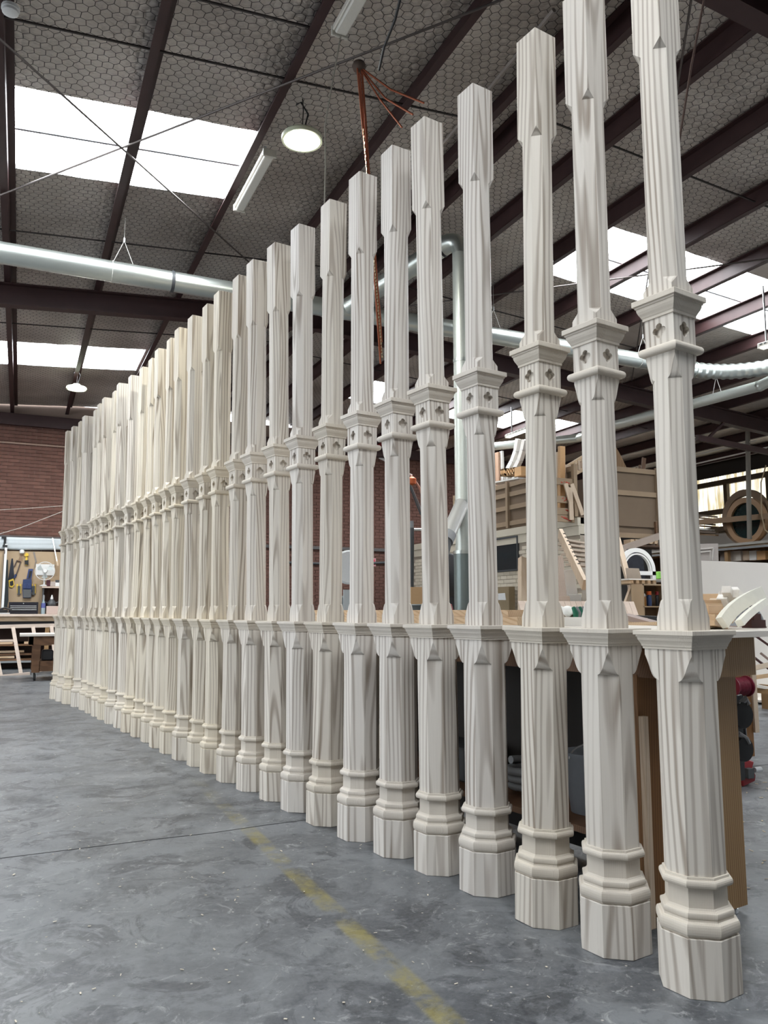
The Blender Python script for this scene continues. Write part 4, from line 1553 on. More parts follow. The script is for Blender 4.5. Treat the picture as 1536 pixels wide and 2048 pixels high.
# radial arm with an orange guard, on the far side
ra = thing('jib_arm', at(818, 1100, Y=16.0), 'orange and white jib arm with a hanging strut between the posts', 'machine')
MB().lathe([(.02, -.1), (.09, -.07), (.10, .05), (.03, .1)], at(824, 962, Y=16.0), 16).build('guard', ORANGE, ra, 40)
MB().path([at(u, v, Y=16.05) for u, v in ((816, 948), (823, 950), (822, 962), (817, 972))], .025, 8).build('hook', WHITE_PL, ra)
MB().path([at(u, v, Y=16.05) for u, v in ((830, 962), (838, 974), (845, 990))], .03, 8).build('hose', plain('salmon', (.50, .24, .17), .6), ra)
MB().path([at(u, v, Y=16.0) for u, v in ((818, 968), (842, 1030))], .022, 8).build('strut', DKGREY, ra)
MB().path([at(u, v, Y=16.0) for u, v in ((821, 968), (845, 1026))], .014, 8).build('strut', GREY, ra)
MB().path([at(u, v, Y=16.0) for u, v in ((823, 1042), (823, 1056))], .05, 12).build('motor', GREY, ra)
MB().path([at(u, v, Y=16.0) for u, v in ((820, 1059), (848, 1059))], .03, 12).build('arm', SILVER, ra)
MB().path([at(u, v, Y=16.0) for u, v in ((823, 1056), (822, 1240))] + [Vector((at(822, 1240, Y=16.0).x, 16.0, 0))], .06, 12).build('column', DKGREY, ra)
sp = thing('wall_speaker', at(762, 865, Y=YB - .1), 'white wall speaker with a black cone above the brick wall', 'speaker')
q_ = at(761, 860, Y=YB - .12)
MB().box(q_, (.20, .2, .38)).build('cabinet', WHITE_PL, sp, bevel=.02)
MB().lathe([(.07, 0), (.07, .02), (.02, .015)], q_ + Vector((0, -.1, .06)), 20, mY).build('cone', BLACK, sp)
MB().box(q_ + Vector((.0, -.02, -.36)), (.22, .12, .26)).build('junction_box', RED_PAINT, sp, bevel=.02)
one('paper_notice', MB().prism([at(u, v, Y=YB - .02) for u, v in ((768, 900), (776, 912), (772, 924), (757, 917))], (0, -.006, 0)), WHITE_PL, 'tilted white paper on the brick wall behind a post', 'notice')
sg = thing('fire_sign', at(747, 1125, Y=YB - .03), 'small red sign with a white border on the brick wall', 'sign')
MB().prism([at(u, v, Y=YB - .02) for u, v in ((741, 1117), (751.5, 1116.5), (751.5, 1132.5), (741, 1132.5))], (0, -.008, 0)).build('plate', plain('pink_border', (.65, .35, .37), .5), sg)
MB().prism([at(u, v, Y=YB - .028) for u, v in ((741.8, 1119), (749.6, 1118.7), (749.6, 1130), (741.8, 1130))], (0, -.006, 0)).build('panel', plain('sign_red', (.55, .02, .06), .5), sg)
# band saw and machine bodies beyond the posts
ms = thing('panel_saw', at(696, 1200, Y=15.5), 'grey machine with a white hood between two middle posts', 'machine')
q_ = at(694, 1165, Y=15.5)
MB().box((q_.x, 15.5, .80), (.7, .7, 1.6)).build('body', plain('machine_grey', (.30, .33, .34), .5), ms, bevel=.03)
MB().lathe([(.33, -.06), (.36, -.03), (.36, .03), (.33, .06)], (q_.x, 15.4, at(694, 1135, Y=15.5).z), 28, mY).build('hood', WHITE_PL, ms, 40)
MB().box((q_.x + .02, 15.12, 1.5), (.5, .04, .45)).build('display', plain('machine_pale', (.45, .48, .49), .4), ms)
b2 = thing('band_saw', at(894, 1150, Y=9.2), 'black band saw wheel housing just left of the upright duct', 'machine')
q_ = at(889, 1150, Y=9.0)
MB().lathe([(.26, -.07), (.29, -.05), (.29, .05), (.26, .07)], q_, 32, mY).build('wheel_housing', BLACK, b2, 40)
MB().span((q_.x - .12, 8.95, .0), (q_.x + .12, 9.15, q_.z)).build('frame', BLACK, b2)
MB().span((q_.x - .3, 8.8, .85), (q_.x + .3, 9.3, .9)).build('table', GREY, b2)
st = thing('bar_stool', at(905, 1220, Y=9.6), 'dark metal stool with a thin brown seat beside the upright duct', 'stool')
q_ = at(908, 1169, Y=9.8)
MB().lathe([(.15, 0), (.16, .01), (.16, .025), (.15, .03)], (q_.x, 9.8, q_.z - .03), 24).build('seat', BENCH_DARK, st)
for sx, sy in ((-1, -1), (1, -1), (1, 1), (-1, 1)):
    MB().path([(q_.x + sx * .09, 9.8 + sy * .09, q_.z - .03), (q_.x + sx * .15, 9.8 + sy * .15, 0)], .012, 8).build('leg', plain('stool_brown', (.10, .05, .035), .5), st)
rd = thing('red_grinder', at(897, 1215, Y=8.6), 'small red and black power tool on the bench by the duct', 'power tool')
q_ = at(897, 1210, Y=7.2)
MB().path([q_, q_ + Vector((.04, 0, -.12))], .035, 10).build('body', RED_PAINT, rd)
MB().path([q_ + Vector((.04, 0, -.12)), q_ + Vector((.05, .0, -.20))], .03, 10).build('head', BLACK, rd)
MB().span((q_.x - .15, 7.1, 0), (q_.x + .2, 7.4, q_.z - .2)).build('stand', BENCH_DARK, rd)
# things in front of the office
one('leaning_post', MB().bar(at(1046, 1117, X=OX - .15), at(1046, 1240, X=OX - .55), .17, .12, (0, 1, 0)), PINE_RAW_Z, 'stout brown timber leaning against the cream office wall', 'timber')
one('office_carton', MB().span(at(996, 1174, X=OX - .35), Vector((OX - .2, at(1018, 1200, X=OX - .35).y, 0))), plain('olive_board', (.26, .20, .12), .8), 'brown board offcut standing below the office window', 'offcut')
one('paper_sheet', MB().prism([at(u, v, X=OX - .6) for u, v in ((997, 1187), (1010, 1186), (1012, 1200), (997, 1200))], (-.01, 0, 0)), WHITE_PL, 'small white sheet below the office window', 'sheet')

# leaning doors and boards right of the third post
for k, (uv, t, m_, lab) in enumerate((
        ([(1112, 1112), (1126, 1112), (1136, 1215), (1112, 1215)], 12.5, PINK_PINE, 'pale pink timber door leaning left of the white boards'),
        ([(1129, 1141), (1149, 1139), (1157, 1200), (1136, 1205)], 12.3, WHITE_BOARD, 'white board leaning under the notched stair'),
        ([(1137, 1190), (1163, 1189), (1163, 1225), (1141, 1222)], 12.1, plain('grey_white', (.55, .55, .53), .6), 'pale grey board leaning below the white board'),
        ([(1112, 1193), (1139, 1192), (1144, 1222), (1112, 1216)], 11.9, PINK_PINE, 'grooved pink board leaning low beside the grey board'))):
    panel('leaning_board', uv, t, m_, lab, 'board', .03, 'boards leaning in front of the mezzanine')
ns = thing('notched_stair', at(1140, 1110, t=11), 'pale stair stringers with notched edges leaning below the mezzanine', 'stair')
SA, SB = at(1120, 1067, t=11.6), at(1169, 1170, t=10.4)
MB().bar(SA, SB, .05, .16).build('stringer', PINE_RAW_Z, ns)
for k in range(9):
    p = SA.lerp(SB, .06 + k * .075)
    MB().box(p + Vector((-.02, -.09, .02)), (.03, .03, .03)).build('peg', BLACK, ns)
for k in range(6):
    p = SA.lerp(SB, .12 + .1 * k)
    MB().bar(p + Vector((.02, .1, .0)), p + Vector((.85, .65, .02)), .16, .03).build('tread', plain('tread_timber', (.44, .36, .29), .7), ns)
rg = thing('white_rag', at(1140, 1222, t=6.2), 'crumpled white cloth on the boards behind the third post', 'cloth')
vs, fs = [], []
c_ = at(1140, 1222, t=6.2)
for i in range(15):
    for j in range(9):
        h = .09 * math.exp(-((i - 5) / 5) ** 2 - ((j - 4) / 3) ** 2) + .018 * math.sin(i * 1.7 + j) * math.cos(j * 1.9)
        vs.append((c_.x - .16 + i * .024, c_.y - .1 + j * .025, c_.z - .05 + max(h, 0)))
for i in range(14):
    for j in range(8):
        fs.append((i * 9 + j, i * 9 + j + 1, i * 9 + j + 10, i * 9 + j + 9))
o_ = MB().add(vs, fs).build('cloth', PRIMED, rg, 80)
md = o_.modifiers.new('thickness', 'SOLIDIFY')
md.thickness = .006
one('rag_table', MB().span((c_.x - .5, c_.y - .2, 0), (c_.x + .7, c_.y + .5, c_.z - .055)), PINE_RAW_X, 'timber crate table under the crumpled white cloth', 'table')
gb = thing('green_gloves', at(1157, 1222, t=6.1), 'green and grey work gloves beside the white cloth', 'gloves')
g_ = at(1157, 1226, t=6.1)
for k in range(4):
    MB().path([g_ + Vector((.02 * k - .03, .0, -.06)), g_ + Vector((.025 * k - .04, -.02, .0)), g_ + Vector((.03 * k - .05, .0, .045))], [.02, .022, .014], 8).build('finger', plain('glove_green', (.02, .16, .10), .8) if k % 2 == 0 else GREY, gb, 60)

# ================================================================== UNDER THE MEZZANINE FRONT
# corbels, diagonal timber, arch frame, blackboard, table and shelf seen between the last two posts
for k in range(6):
    p = at(1247 + 9.5 * k, 1080, Y=12.0)
    one('corbel_offcut', MB().prism([p + Vector(v) for v in ((0, 0, 0), (.085, 0, 0), (.085, 0, -.05), (.06, 0, -.09), (0, 0, -.09))], (0, -.2, 0)), PINE_RAW_X, 'small notched corbel in the row under the mezzanine edge, %s from the left' % ORD[k], 'corbel', 'corbels stored under the mezzanine edge')
zc_ = at(1250, 1090, Y=11.9).z
cs_ = thing('corbel_shelf', at(1280, 1090, Y=11.9), 'dark shelf board under the row of corbels', 'shelf')
MB().span((at(1236, 1088, Y=11.9).x, 11.7, zc_ - .04), (at(1330, 1088, Y=11.9).x, 12.14, zc_)).build('board', BENCH_DARK, cs_)
for u in (1238, 1328):
    MB().span((at(u, 1088, Y=11.9).x, 12.1, zc_), (at(u, 1088, Y=11.9).x + .04, 12.145, OZ)).build('strap', BENCH_DARK, cs_)
one('diagonal_beam', MB().bar(at(1238, 1100, Y=11.4), at(1330, 1068, Y=11.6), .08, .12), plain('grey_timber', (.30, .24, .20), .7, bscale=6), 'grey timber beam propped at a slant above the arched frame', 'beam')
one('ladder_stile', MB().bar(at(1234, 1075, Y=11.0), at(1258, 1165, Y=10.7), .10, .05), PINE_RAW_Z, 'pale timber leaning steeply left of the black sheet', 'timber')
panel('black_sheet', [(1244, 1098), (1284, 1099), (1291, 1158), (1256, 1158)], 14.6, plain('chalk_black', (.028, .03, .04), .5, var=.5, bscale=9), 'dusty black sheet leaning behind the arched frame', 'sheet')
panel('tan_board', [(1252, 1136), (1278, 1137), (1283, 1158), (1254, 1158)], 13.4, plain('tan_board', (.36, .29, .23), .7), 'small tan board leaning before the black sheet', 'board')
af = thing('arched_frame', at(1290, 1150, Y=11.0), 'white arched window frame standing below the slanted beam', 'window frame')
cx, cz = at(1276, 1142, Y=11.0).x, at(1276, 1142, Y=11.0).z
R0 = at(1276, 1096, Y=11.0).z - cz
for rr0, rr1, nm in ((R0 - .075, R0, 'outer_ring'), (R0 - .12, R0 - .095, 'inner_ring')):
    n_ = 28
    vs, fs = [], []
    for k in range(n_ + 1):
        a = PI * k / n_ * .93
        for r_, y_ in ((rr0, 0), (rr1, 0), (rr1, .06), (rr0, .06)):
            vs.append((cx + r_ * math.cos(a), 11.0 + y_, cz + r_ * math.sin(a)))
    for k in range(n_):
        for j in range(4):
            fs.append((k * 4 + j, k * 4 + (j + 1) % 4, k * 4 + 4 + (j + 1) % 4, k * 4 + 4 + j))
    fs += [(0, 1, 2, 3), tuple(n_ * 4 + j for j in (3, 2, 1, 0))]
    MB().add(vs, fs).build(nm, PRIMED, af)
MB().span((cx - R0 * .1, 11.0, cz - .07), (cx + R0, 11.06, cz)).build('sill_rail', PRIMED, af)
MB().span((cx + R0 - .075, 11.0, 0), (cx + R0, 11.06, cz)).build('jamb', PRIMED, af)
MB().span((cx + .1, 11.0, cz - .22), (cx + R0 - .13, 11.05, cz - .17)).build('inner_rail', PRIMED, af)
MB().span((cx + R0 - .19, 11.0, .1), (cx + R0 - .14, 11.05, cz - .17)).build('inner_jamb', PRIMED, af)
ft = thing('trestle_table', at(1290, 1200, Y=9.6), 'timber trestle table with a bright white top between the last two posts', 'table')
z_ = at(1290, 1158, Y=9.6).z
x0_, x1_ = at(1254, 1158, Y=9.6).x, at(1330, 1158, Y=9.6).x
MB().span((x0_, 9.55, z_ - .02), (x1_ + .4, 10.2, z_)).build('top', PRIMED, ft)
for k in range(5):
    xx = x0_ + .04 + k * .115
    MB().span((xx, 9.57, z_ - .075), (xx + .06, 10.18, z_ - .021)).build('slat', PINE_RAW_X, ft)
for u0, u1 in ((1266, 1246), (1280, 1262)):
    MB().bar(at(u0, 1166, Y=9.65), at(u1, 1222, Y=9.65), .06, .05, (0, 1, 0)).bar(at(u1, 1222, Y=9.65), at(u1 - 22, 1300, Y=9.65), .06, .05, (0, 1, 0)).build('leg', PINE_RAW_Z, ft)
MB().bar(at(1247, 1217, Y=9.66), at(1264, 1217, Y=9.66), .03, .03).build('brace', PINE_RAW_X, ft)
bx0, bx1 = at(1285, 1170, Y=9.3).x, at(1334, 1170, Y=9.3).x
bs = thing('bottle_shelf', ((bx0 + bx1) / 2, 9.4, 0), 'open brown shelf unit holding glue bottles', 'shelf')
zt_ = at(1300, 1168, Y=9.3).z
zm_ = at(1300, 1212, Y=9.3).z
MB().span((bx0, 9.3, 0), (bx0 + .025, 9.55, zt_)).build('side', MDF, bs)
MB().span((bx1, 9.3, 0), (bx1 + .025, 9.55, zt_)).build('side', MDF, bs)
MB().span((bx0, 9.545, 0), (bx1, 9.555, zt_)).build('back', PLY, bs)
for z in (zt_, zm_, zm_ - .35):
    MB().span((bx0, 9.3, z - .02), (bx1 + .025, 9.55, z)).build('shelf_board', MDF, bs)
for u, r_, h, m_, cm, lab in ((1290, .022, .125, plain('amber_glue', (.40, .18, .03), .3), WHITE_PL, 'amber glue bottle with a white nozzle on the brown shelf'),
                              (1299, .036, .15, plain('blue_bottle', (.03, .07, .22), .3), ORANGE, 'blue bottle with an orange cap on the brown shelf'),
                              (1315, .026, .15, plain('dark_bottle', (.02, .022, .03), .3), RED_PAINT, 'dark bottle with a red cap on the brown shelf')):
    p = at(u, 1212, Y=9.4)
    p = Vector((p.x, 9.4, zm_))
    t_ = thing('glue_bottle', p, lab, 'bottle', 'bottles on the brown shelf')
    MB().lathe([(r_ * .95, 0), (r_, .006), (r_, h), (r_ * .6, h + .02)], p, 20).build('body', m_, t_, 40)
    MB().lathe([(r_ * .62, h + .02), (r_ * .6, h + .045), (r_ * .25, h + .065)] if cm is WHITE_PL else [(r_, h + .02), (r_, h + .075)], p, 20).build('cap', cm, t_, 40)
one('green_can', MB().span(at(1317, 1143, Y=9.5), at(1326, 1157.5, Y=9.5) + Vector((0, .06, 0))), plain('lime', (.25, .62, .10), .5), 'bright green tin on the white table top half hidden by the nearest post', 'tin', bevel=.006)
panel('brown_board', [(1273, 1194), (1284, 1194), (1287, 1232), (1266, 1232)], 13.6, plain('drawer_brown', (.22, .15, .10), .7), 'brown board standing left of the bottle shelf', 'board')
one('planing_board', MB().bar(at(1249, 1232, t=5.0), at(1322, 1252, t=4.6), .07, .03), plain('mauve_wood', (.30, .22, .19), .6), 'brown strip of timber lying on the bench between the last two posts', 'timber')
one('planing_board', MB().bar(at(1254, 1248, t=4.8), at(1320, 1247, t=4.6), .06, .02), PINE_RAW_X, 'short pale strip lying on the bench between the last two posts', 'timber')
one('jointer_fence', MB().bar(at(1262, 1236, t=6.4), at(1330, 1240, t=6.2), .08, .05), BLACK, 'black machine fence behind the strips on the bench', 'machine part')

# ================================================================== ON THE MEZZANINE
def arc_piece(name, uv, t, r, mat, label, cat, group=None):
    return one(name, MB().path([at(u, v, t=t) for u, v in uv], r, 8), mat, label, cat, group, smooth=60)


for k, (uv, lab) in enumerate((
        ([(1016, 940), (1026, 922), (1033, 902), (1037, 878)], 'white curved moulding, left of the pair above the wooden trays'),
        ([(1030, 940), (1040, 920), (1046, 900), (1050, 880)], 'white curved moulding, right of the pair above the wooden trays'))):
    ps_ = [at(u, v, X=OX + .6) for u, v in uv]
    ps_ = [Vector((ps_[0].x, ps_[0].y + .15, OZ + .06))] + ps_
    b = MB()
    for p, q in zip(ps_, ps_[1:]):
        b.bar(p, q, .12, .10, (1, 0, 0))
    one('curved_moulding', b, PRIMED, lab, 'moulding', 'white curved mouldings on the mezzanine')
one('white_arch_part', MB().bar(at(1002, 903, X=OX + .5), Vector((OX + .5, at(1006, 945, X=OX + .5).y, OZ + .03)), .15, .05, (1, 0, 0)), PRIMED, 'straight white timber standing left of the curved mouldings', 'timber')
one('red_timber', MB().bar(at(995, 905, X=OX + .45), Vector((OX + .45, at(997, 955, X=OX + .45).y, OZ + .03)), .14, .06, (1, 0, 0)), plain('pinkish_wood', (.55, .36, .25), .7), 'pinkish upright timber at the left of the mezzanine storage', 'timber')
ty = thing('slotted_tray', at(1025, 940, X=OX + .25), 'pair of slotted pine trays resting on the mezzanine barrier', 'tray')
for u0, u1, v0, v1 in ((1001, 1010, 936, 953), (1011, 1028, 934, 952)):
    A, B = at(u0, v1, X=OX + .2), at(u1, v0, X=OX + .2)
    b = MB()
    y0_, y1_ = min(A.y, B.y), max(A.y, B.y)
    b.span((OX + .2, y0_, A.z), (OX + .5, y1_, A.z + .05)).span((OX + .2, y0_, B.z - .04), (OX + .5, y1_, B.z))
    n_ = 3 if u1 - u0 > 12 else 2
    for k in range(n_ + 1):
        yy = y0_ + (y1_ - y0_ - .05) * k / n_
        b.span((OX + .2, yy, A.z), (OX + .5, yy + .05, B.z))
    b.build('tray', plain('orange_pine', (.60, .36, .17), .6), ty)
one('pine_block', MB().span(at(1042, 932, X=OX + .2), at(1029, 953, X=OX + .2) + Vector((.3, 0, 0))), plain('orange_pine', (.60, .36, .17), .6), 'solid orange pine block beside the slotted trays', 'block')
one('wavy_board', MB().bar(at(986, 968, X=OX + .15), at(1048, 957, X=OX + .15), .3, .03, (0, 0, 1)), PRIMED, 'white edged board lying along the top of the barrier', 'board')
# open rack at the mezzanine corner
rk = thing('corner_rack', (OX + .6, OY - .15, OZ), 'brown timber rack with red marked rails at the mezzanine corner', 'rack')
for v, u0, u1 in ((962, 1108, 1146), (998, 1108, 1148), (1022, 1108, 1163), (1036, 1108, 1150)):
    MB().bar(at(u0, v, Y=OY + .12), at(u1, v + 3, Y=OY + .12), .05, .13).build('rail', plain('batten_timber', (.36, .26, .165), .75), rk)
    q_ = at((u0 + u1) / 2 + 4, v + 1, Y=OY + .09)
    b = MB()
    for k in range(7):
        b.box(q_ + Vector((random.uniform(-.09, .09), 0, random.uniform(-.035, .035))), (random.uniform(.02, .08), .004, .012), Matrix.Rotation(random.uniform(-.6, .6), 3, 'Y'))
    b.build('red_mark', plain('red_crayon', (.55, .05, .03), .8), rk)
for u0, v0, u1, v1 in ((1143, 968, 1165, 1030), (1140, 975, 1143, 1040), (1131, 967, 1140, 1000)):
    MB().bar(at(u0, v0, Y=OY + .05), at(u1, v1, Y=OY + .05), .09, .03, (0, 1, 0)).build('upright', PINE_RAW_Z, rk)
for u in (1110, 1150):
    q_ = at(u, 962, Y=OY + .16)
    MB().span((q_.x - .04, OY + .15, OZ + .021), (q_.x + .04, OY + .2, q_.z + .05)).build('post', plain('batten_timber', (.29, .21, .135), .75), rk)
for k, (u0, v0, u1, v1, w, m_, lab) in enumerate((
        (1123, 893, 1121, 960, .12, plain('orange_pine', (.60, .36, .17), .6), 'tall shaped timber standing in the corner rack'),
        (1131, 930, 1131, 960, .22, PINE_RAW_Z, 'short wide timber block standing in the corner rack'),
        (1117, 905, 1113, 960, .10, PINE_RAW_Z, 'thin carved timber leaning in the corner rack'))):
    one('stored_timber', MB().bar(at(u0, v0, Y=OY + .3 + .1 * k), Vector((at(u1, v1, Y=OY + .3 + .1 * k).x, OY + .3 + .1 * k, OZ + .025)), w, .08, (0, 1, 0)), m_, lab, 'timber', 'timbers in the corner rack')
sl = thing('slotted_screen', at(1160, 940, Y=OY + .6), 'slotted timber panel leaning on the mezzanine behind the second post', 'panel')
MB().bar(at(1132, 935, Y=OY + .6), at(1182, 905, Y=OY + .6), .06, .08).build('rail', PINE_RAW_X, sl)
for u in (1137, 1178):
    q_ = at(u, 940, Y=OY + .62)
    MB().span((q_.x - .03, OY + .62, OZ + .021), (q_.x + .03, OY + .66, q_.z)).build('leg', PINE_RAW_Z, sl)
MB().bar(at(1135, 955, Y=OY + .6), at(1182, 930, Y=OY + .6), .06, .08).build('rail', PINE_RAW_X, sl)
for k in range(7):
    MB().bar(at(1136 + 7 * k, 934 - 4.2 * k, Y=OY + .58), at(1137 + 7 * k, 952 - 3.7 * k, Y=OY + .58), .06, .04, (0, 1, 0)).build('slat', PINE_RAW_Z, sl)
# curved-top boarded panel
cp = thing('gable_panel', at(1240, 950, Y=OY + .25), 'brown boarded panel with a sweeping curved top on the mezzanine', 'panel')
us = [1222 + 4.4 * k for k in range(10)]
for k in range(10):
    u0, u1 = us[k], us[k] + 4.1
    f = lambda u: 890 + (0 if u < 1228 else ((u - 1228) / 34) ** 1.25 * 66)
    pts_ = [at(u0, f(u0), Y=OY + .25), at(u1, f(u1), Y=OY + .25), Vector((at(u1, 968, Y=OY + .25).x, OY + .25, OZ + .021)), Vector((at(u0, 968, Y=OY + .25).x, OY + .25, OZ + .021))]
    MB().prism(pts_, (0, .04, 0)).build('board', plain('gable_brown', (.24, .145, .075), .7), cp)
for k, (u0, v0, u1, v1) in enumerate(((1272, 942, 1288, 916), (1265, 950, 1268, 936), (1272, 950, 1273, 935), (1278, 950, 1279, 930))):
    lo_ = at(u0, v0, Y=OY + .9)
    lo_.z = OZ + .025
    one('spare_stick', MB().bar(lo_, at(u1, v1, Y=OY + .9), .09 if k == 0 else .03, .04, (0, 1, 0)), plain('stick_brown', (.16, .09, .055), .7),
        ['slanted brown bracket on the mezzanine beside the curved panel', 'thin upright stick nearest the curved panel', 'thin upright stick in the middle on the mezzanine', 'thin upright stick under the slanted bracket'][k], 'timber')
one('carved_roundel', MB().lathe([(.10, 0), (.17, .03), (.17, .08), (.06, .1)], at(1286, 970, Y=OY + .17), 24, mY), plain('roundel', (.24, .17, .12), .6), 'dark roundel on the mezzanine rail between the last two posts', 'roundel', smooth=40)
# white strip lines under the far purlins
for k, (p, q) in enumerate((((1300, 843), (1513, 801)), ((1215, 955), (1300, 925)))):
    pass
for k, (u0, v0, u1, v1, lab) in enumerate(((1386, 911, 1512, 881, 'thin pale rail under the roof above the strip window'), (1386, 929, 1560, 889, 'thin pale rail along the top of the strip window wall'))):
    one('pale_rail', MB().bar(at(u0, v0, X=15.5), at(u1, v1, X=15.5), .03, .03), CORD, lab, 'rail')

# ================================================================== RIGHT: RACK, ROUND WINDOW, BOARD, OFFCUTS
XK = 15.6
zr = 2.9
rkz = thing('storage_rack', (XK, 14.5, 0), 'long rack with a pale front rail in front of the strip window', 'rack')
MB().span((XK, 8.5, zr - .09), (XK + 1.2, 18, zr)).build('deck', PINE_RAW, rkz)
MB().span((XK - .03, 8.5, zr - .14), (XK, 18, zr - .09)).build('front_rail', GREY, rkz)
MB().span((XK - .05, 8.5, zr - .05), (XK - .02, 18, zr + .01)).build('front_rail', plain('pale_rail', (.42, .40, .36), .6), rkz)
MB().span((XK + 1.1, 8.5, 0), (XK + 1.2, 18, zr - .1)).build('back_sheet', PLY, rkz)
for y in (8.6, 10.4, 12.2, 14.0, 15.8, 17.6):
    MB().span((XK + .02, y, 0), (XK + .12, y + .1, zr - .09)).build('upright', BENCH, rkz)
for z in (2.35, 1.5):
    MB().span((XK + .05, 8.5, z - .05), (XK + 1.1, 18, z)).build('shelf', BENCH, rkz)
for k, (u0, u1, v0, v1, m_, lab) in enumerate((
        (1455, 1481, 1101, 1123, WHITE_BOARD, 'white sheet stored on the rack above the leaning board'),
        (1486, 1497, 1101, 1121, PINE_RAW_Z, 'upright pine block stored on the rack above the leaning board'),
        (1499, 1512, 1101, 1121, PRIMED, 'pale primed offcut stored on the rack'),
        (1514, 1530, 1101, 1120, plain('orange_pine', (.60, .36, .17), .6), 'orange pine carton shape stored at the right of the rack'),
        (1440, 1453, 1101, 1122, plain('grey_door', (.30, .27, .25), .6), 'grey panel edge stored on the rack'))):
    A, B = at(u0, v1, X=XK + .2), at(u1, v0, X=XK + .2)
    y0_, y1_ = sorted((A.y, B.y))
    one('stored_item', MB().span((XK + .2, y0_, A.z), (XK + .35, y1_, B.z)), m_, lab, 'offcut')
pd = thing('panel_door', at(1412, 1120, t=13.2), 'grey panelled door leaning at the left of the storage rack', 'door')
ps_ = [at(u, v, t=13.4) for u, v in ((1380, 1088), (1436, 1087), (1434, 1122), (1380, 1122))]
for k in (2, 3):
    ps_[k].z = .02
n_ = Vector((0, .04, 0))
MB().prism(ps_, n_).build('slab', plain('grey_door', (.30, .27, .25), .6), pd)
for uv in (((1380, 1100), (1426, 1096)), ((1426, 1096), (1424, 1121)), ((1380, 1106), (1421, 1102)), ((1421, 1102), (1420, 1121))):
    MB().bar(at(*uv[0], t=13.38), at(*uv[1], t=13.38), .025, .025).build('moulding', plain('door_mould', (.42, .39, .36), .5), pd)
# round window frames on the rack
def ringwin(u, v, rr, wd, X, mat, label, glass=None, name='round_window', flat=None):
    c = at(u, v, X=X)
    c.z = max(c.z, zr + rr + .002)
    root = thing(name, (X, c.y, c.z - rr), label, 'window frame')
    n_ = 40
    vs, fs = [], []
    for k in range(n_):
        a = 2 * PI * k / n_
        for r_, x_ in ((rr - wd, 0), (rr, 0), (rr, .12), (rr - wd, .12)):
            vs.append((X + x_, c.y + r_ * math.cos(a), c.z + r_ * math.sin(a)))
    for k in range(n_):
        k2 = (k + 1) % n_
        for j in range(4):
            fs.append((k * 4 + j, k * 4 + (j + 1) % 4, k2 * 4 + (j + 1) % 4, k2 * 4 + j))
    MB().add(vs, fs).build('ring', mat, root)
    if glass:
        MB().lathe([(rr - wd + .01, -.01), (rr - wd + .01, .01)], (X + .08, c.y, c.z), 40, Matrix.Rotation(PI / 2, 3, 'Y')).build('pane', glass, root)
    return root


c_ = at(1490, 1041, X=XK + .25)
RO = c_.z - zr
ringwin(1490, 1041, RO * .995, .13, XK + .25, plain('ring_pine', (.34, .21, .115), .6), 'large round pine window with dark green glass standing on the rack', plain('green_black', (.006, .022, .022), .2))
ringwin(1489, 1038, RO * 1.22, .16, XK + .55, plain('ring_brown', (.20, .135, .085), .7), 'larger bare round timber ring behind the dark round window', None, 'timber_ring')
for u0, v0, u1, v1, lab in ((1395, 1045, 1560, 1030, 'horizontal timber rail propped across the round window'),):
    one('propped_rail', MB().bar(at(u0, v0, X=XK + .1), at(u1, v1, X=XK + .1), .05, .13), plain('rail_brown', (.26, .17, .10), .7), lab, 'timber')
one('steel_pole', MB().path([at(1493, 740, X=XK - .1), at(1499, 1078, X=XK - .1)], .055, 12), plain('pole_grey', (.24, .22, .19), .6), 'grey upright pole rising past the round window to the roof', 'pole')
one('hanging_rope', MB().path([at(1532, 930, X=XK - .2), at(1522, 965, X=XK - .2), at(1523, 1030, X=XK - .2), at(1530, 1060, X=XK - .2), at(1540, 1068, X=XK - .2)], .014, 6), plain('tan_rope', (.40, .31, .20), .9), 'tan rope looping down beside the round window', 'rope')
for k in range(8):
    u0 = 1392 + random.uniform(0, 8)
    A = at(1390 + random.uniform(0, 14), 1030 + 5.5 * k, X=XK + .3 + .05 * (k % 3))
    B = at(1425 + random.uniform(0, 14), 1034 + 5.2 * k, X=XK + .3 + .05 * (k % 3))
    one('offcut_stick', MB().bar(A, B, .1, .04), (plain('stick_grey', (.18, .14, .11), .8), plain('rail_brown', (.26, .17, .10), .7), PRIMED)[k % 3], 'loose timber stick piled on the rack left of the round window, %s from the top' % ORD[k], 'offcut', 'sticks piled on the rack')

# big white sheet standing on the floor behind the offcuts
q0, q1 = at(1393, 1119, Y=8.3), at(1560, 1124, Y=8.3)
one('white_sheet', MB().prism([(q0.x, 8.3, .02), (q1.x + 1.2, 8.3, .02), (q1.x + 1.2, 8.45, q0.z), (q0.x, 8.45, q0.z)], (0, .02, 0)), WHITE_BOARD, 'very large white sheet standing upright behind the offcut pile', 'sheet')
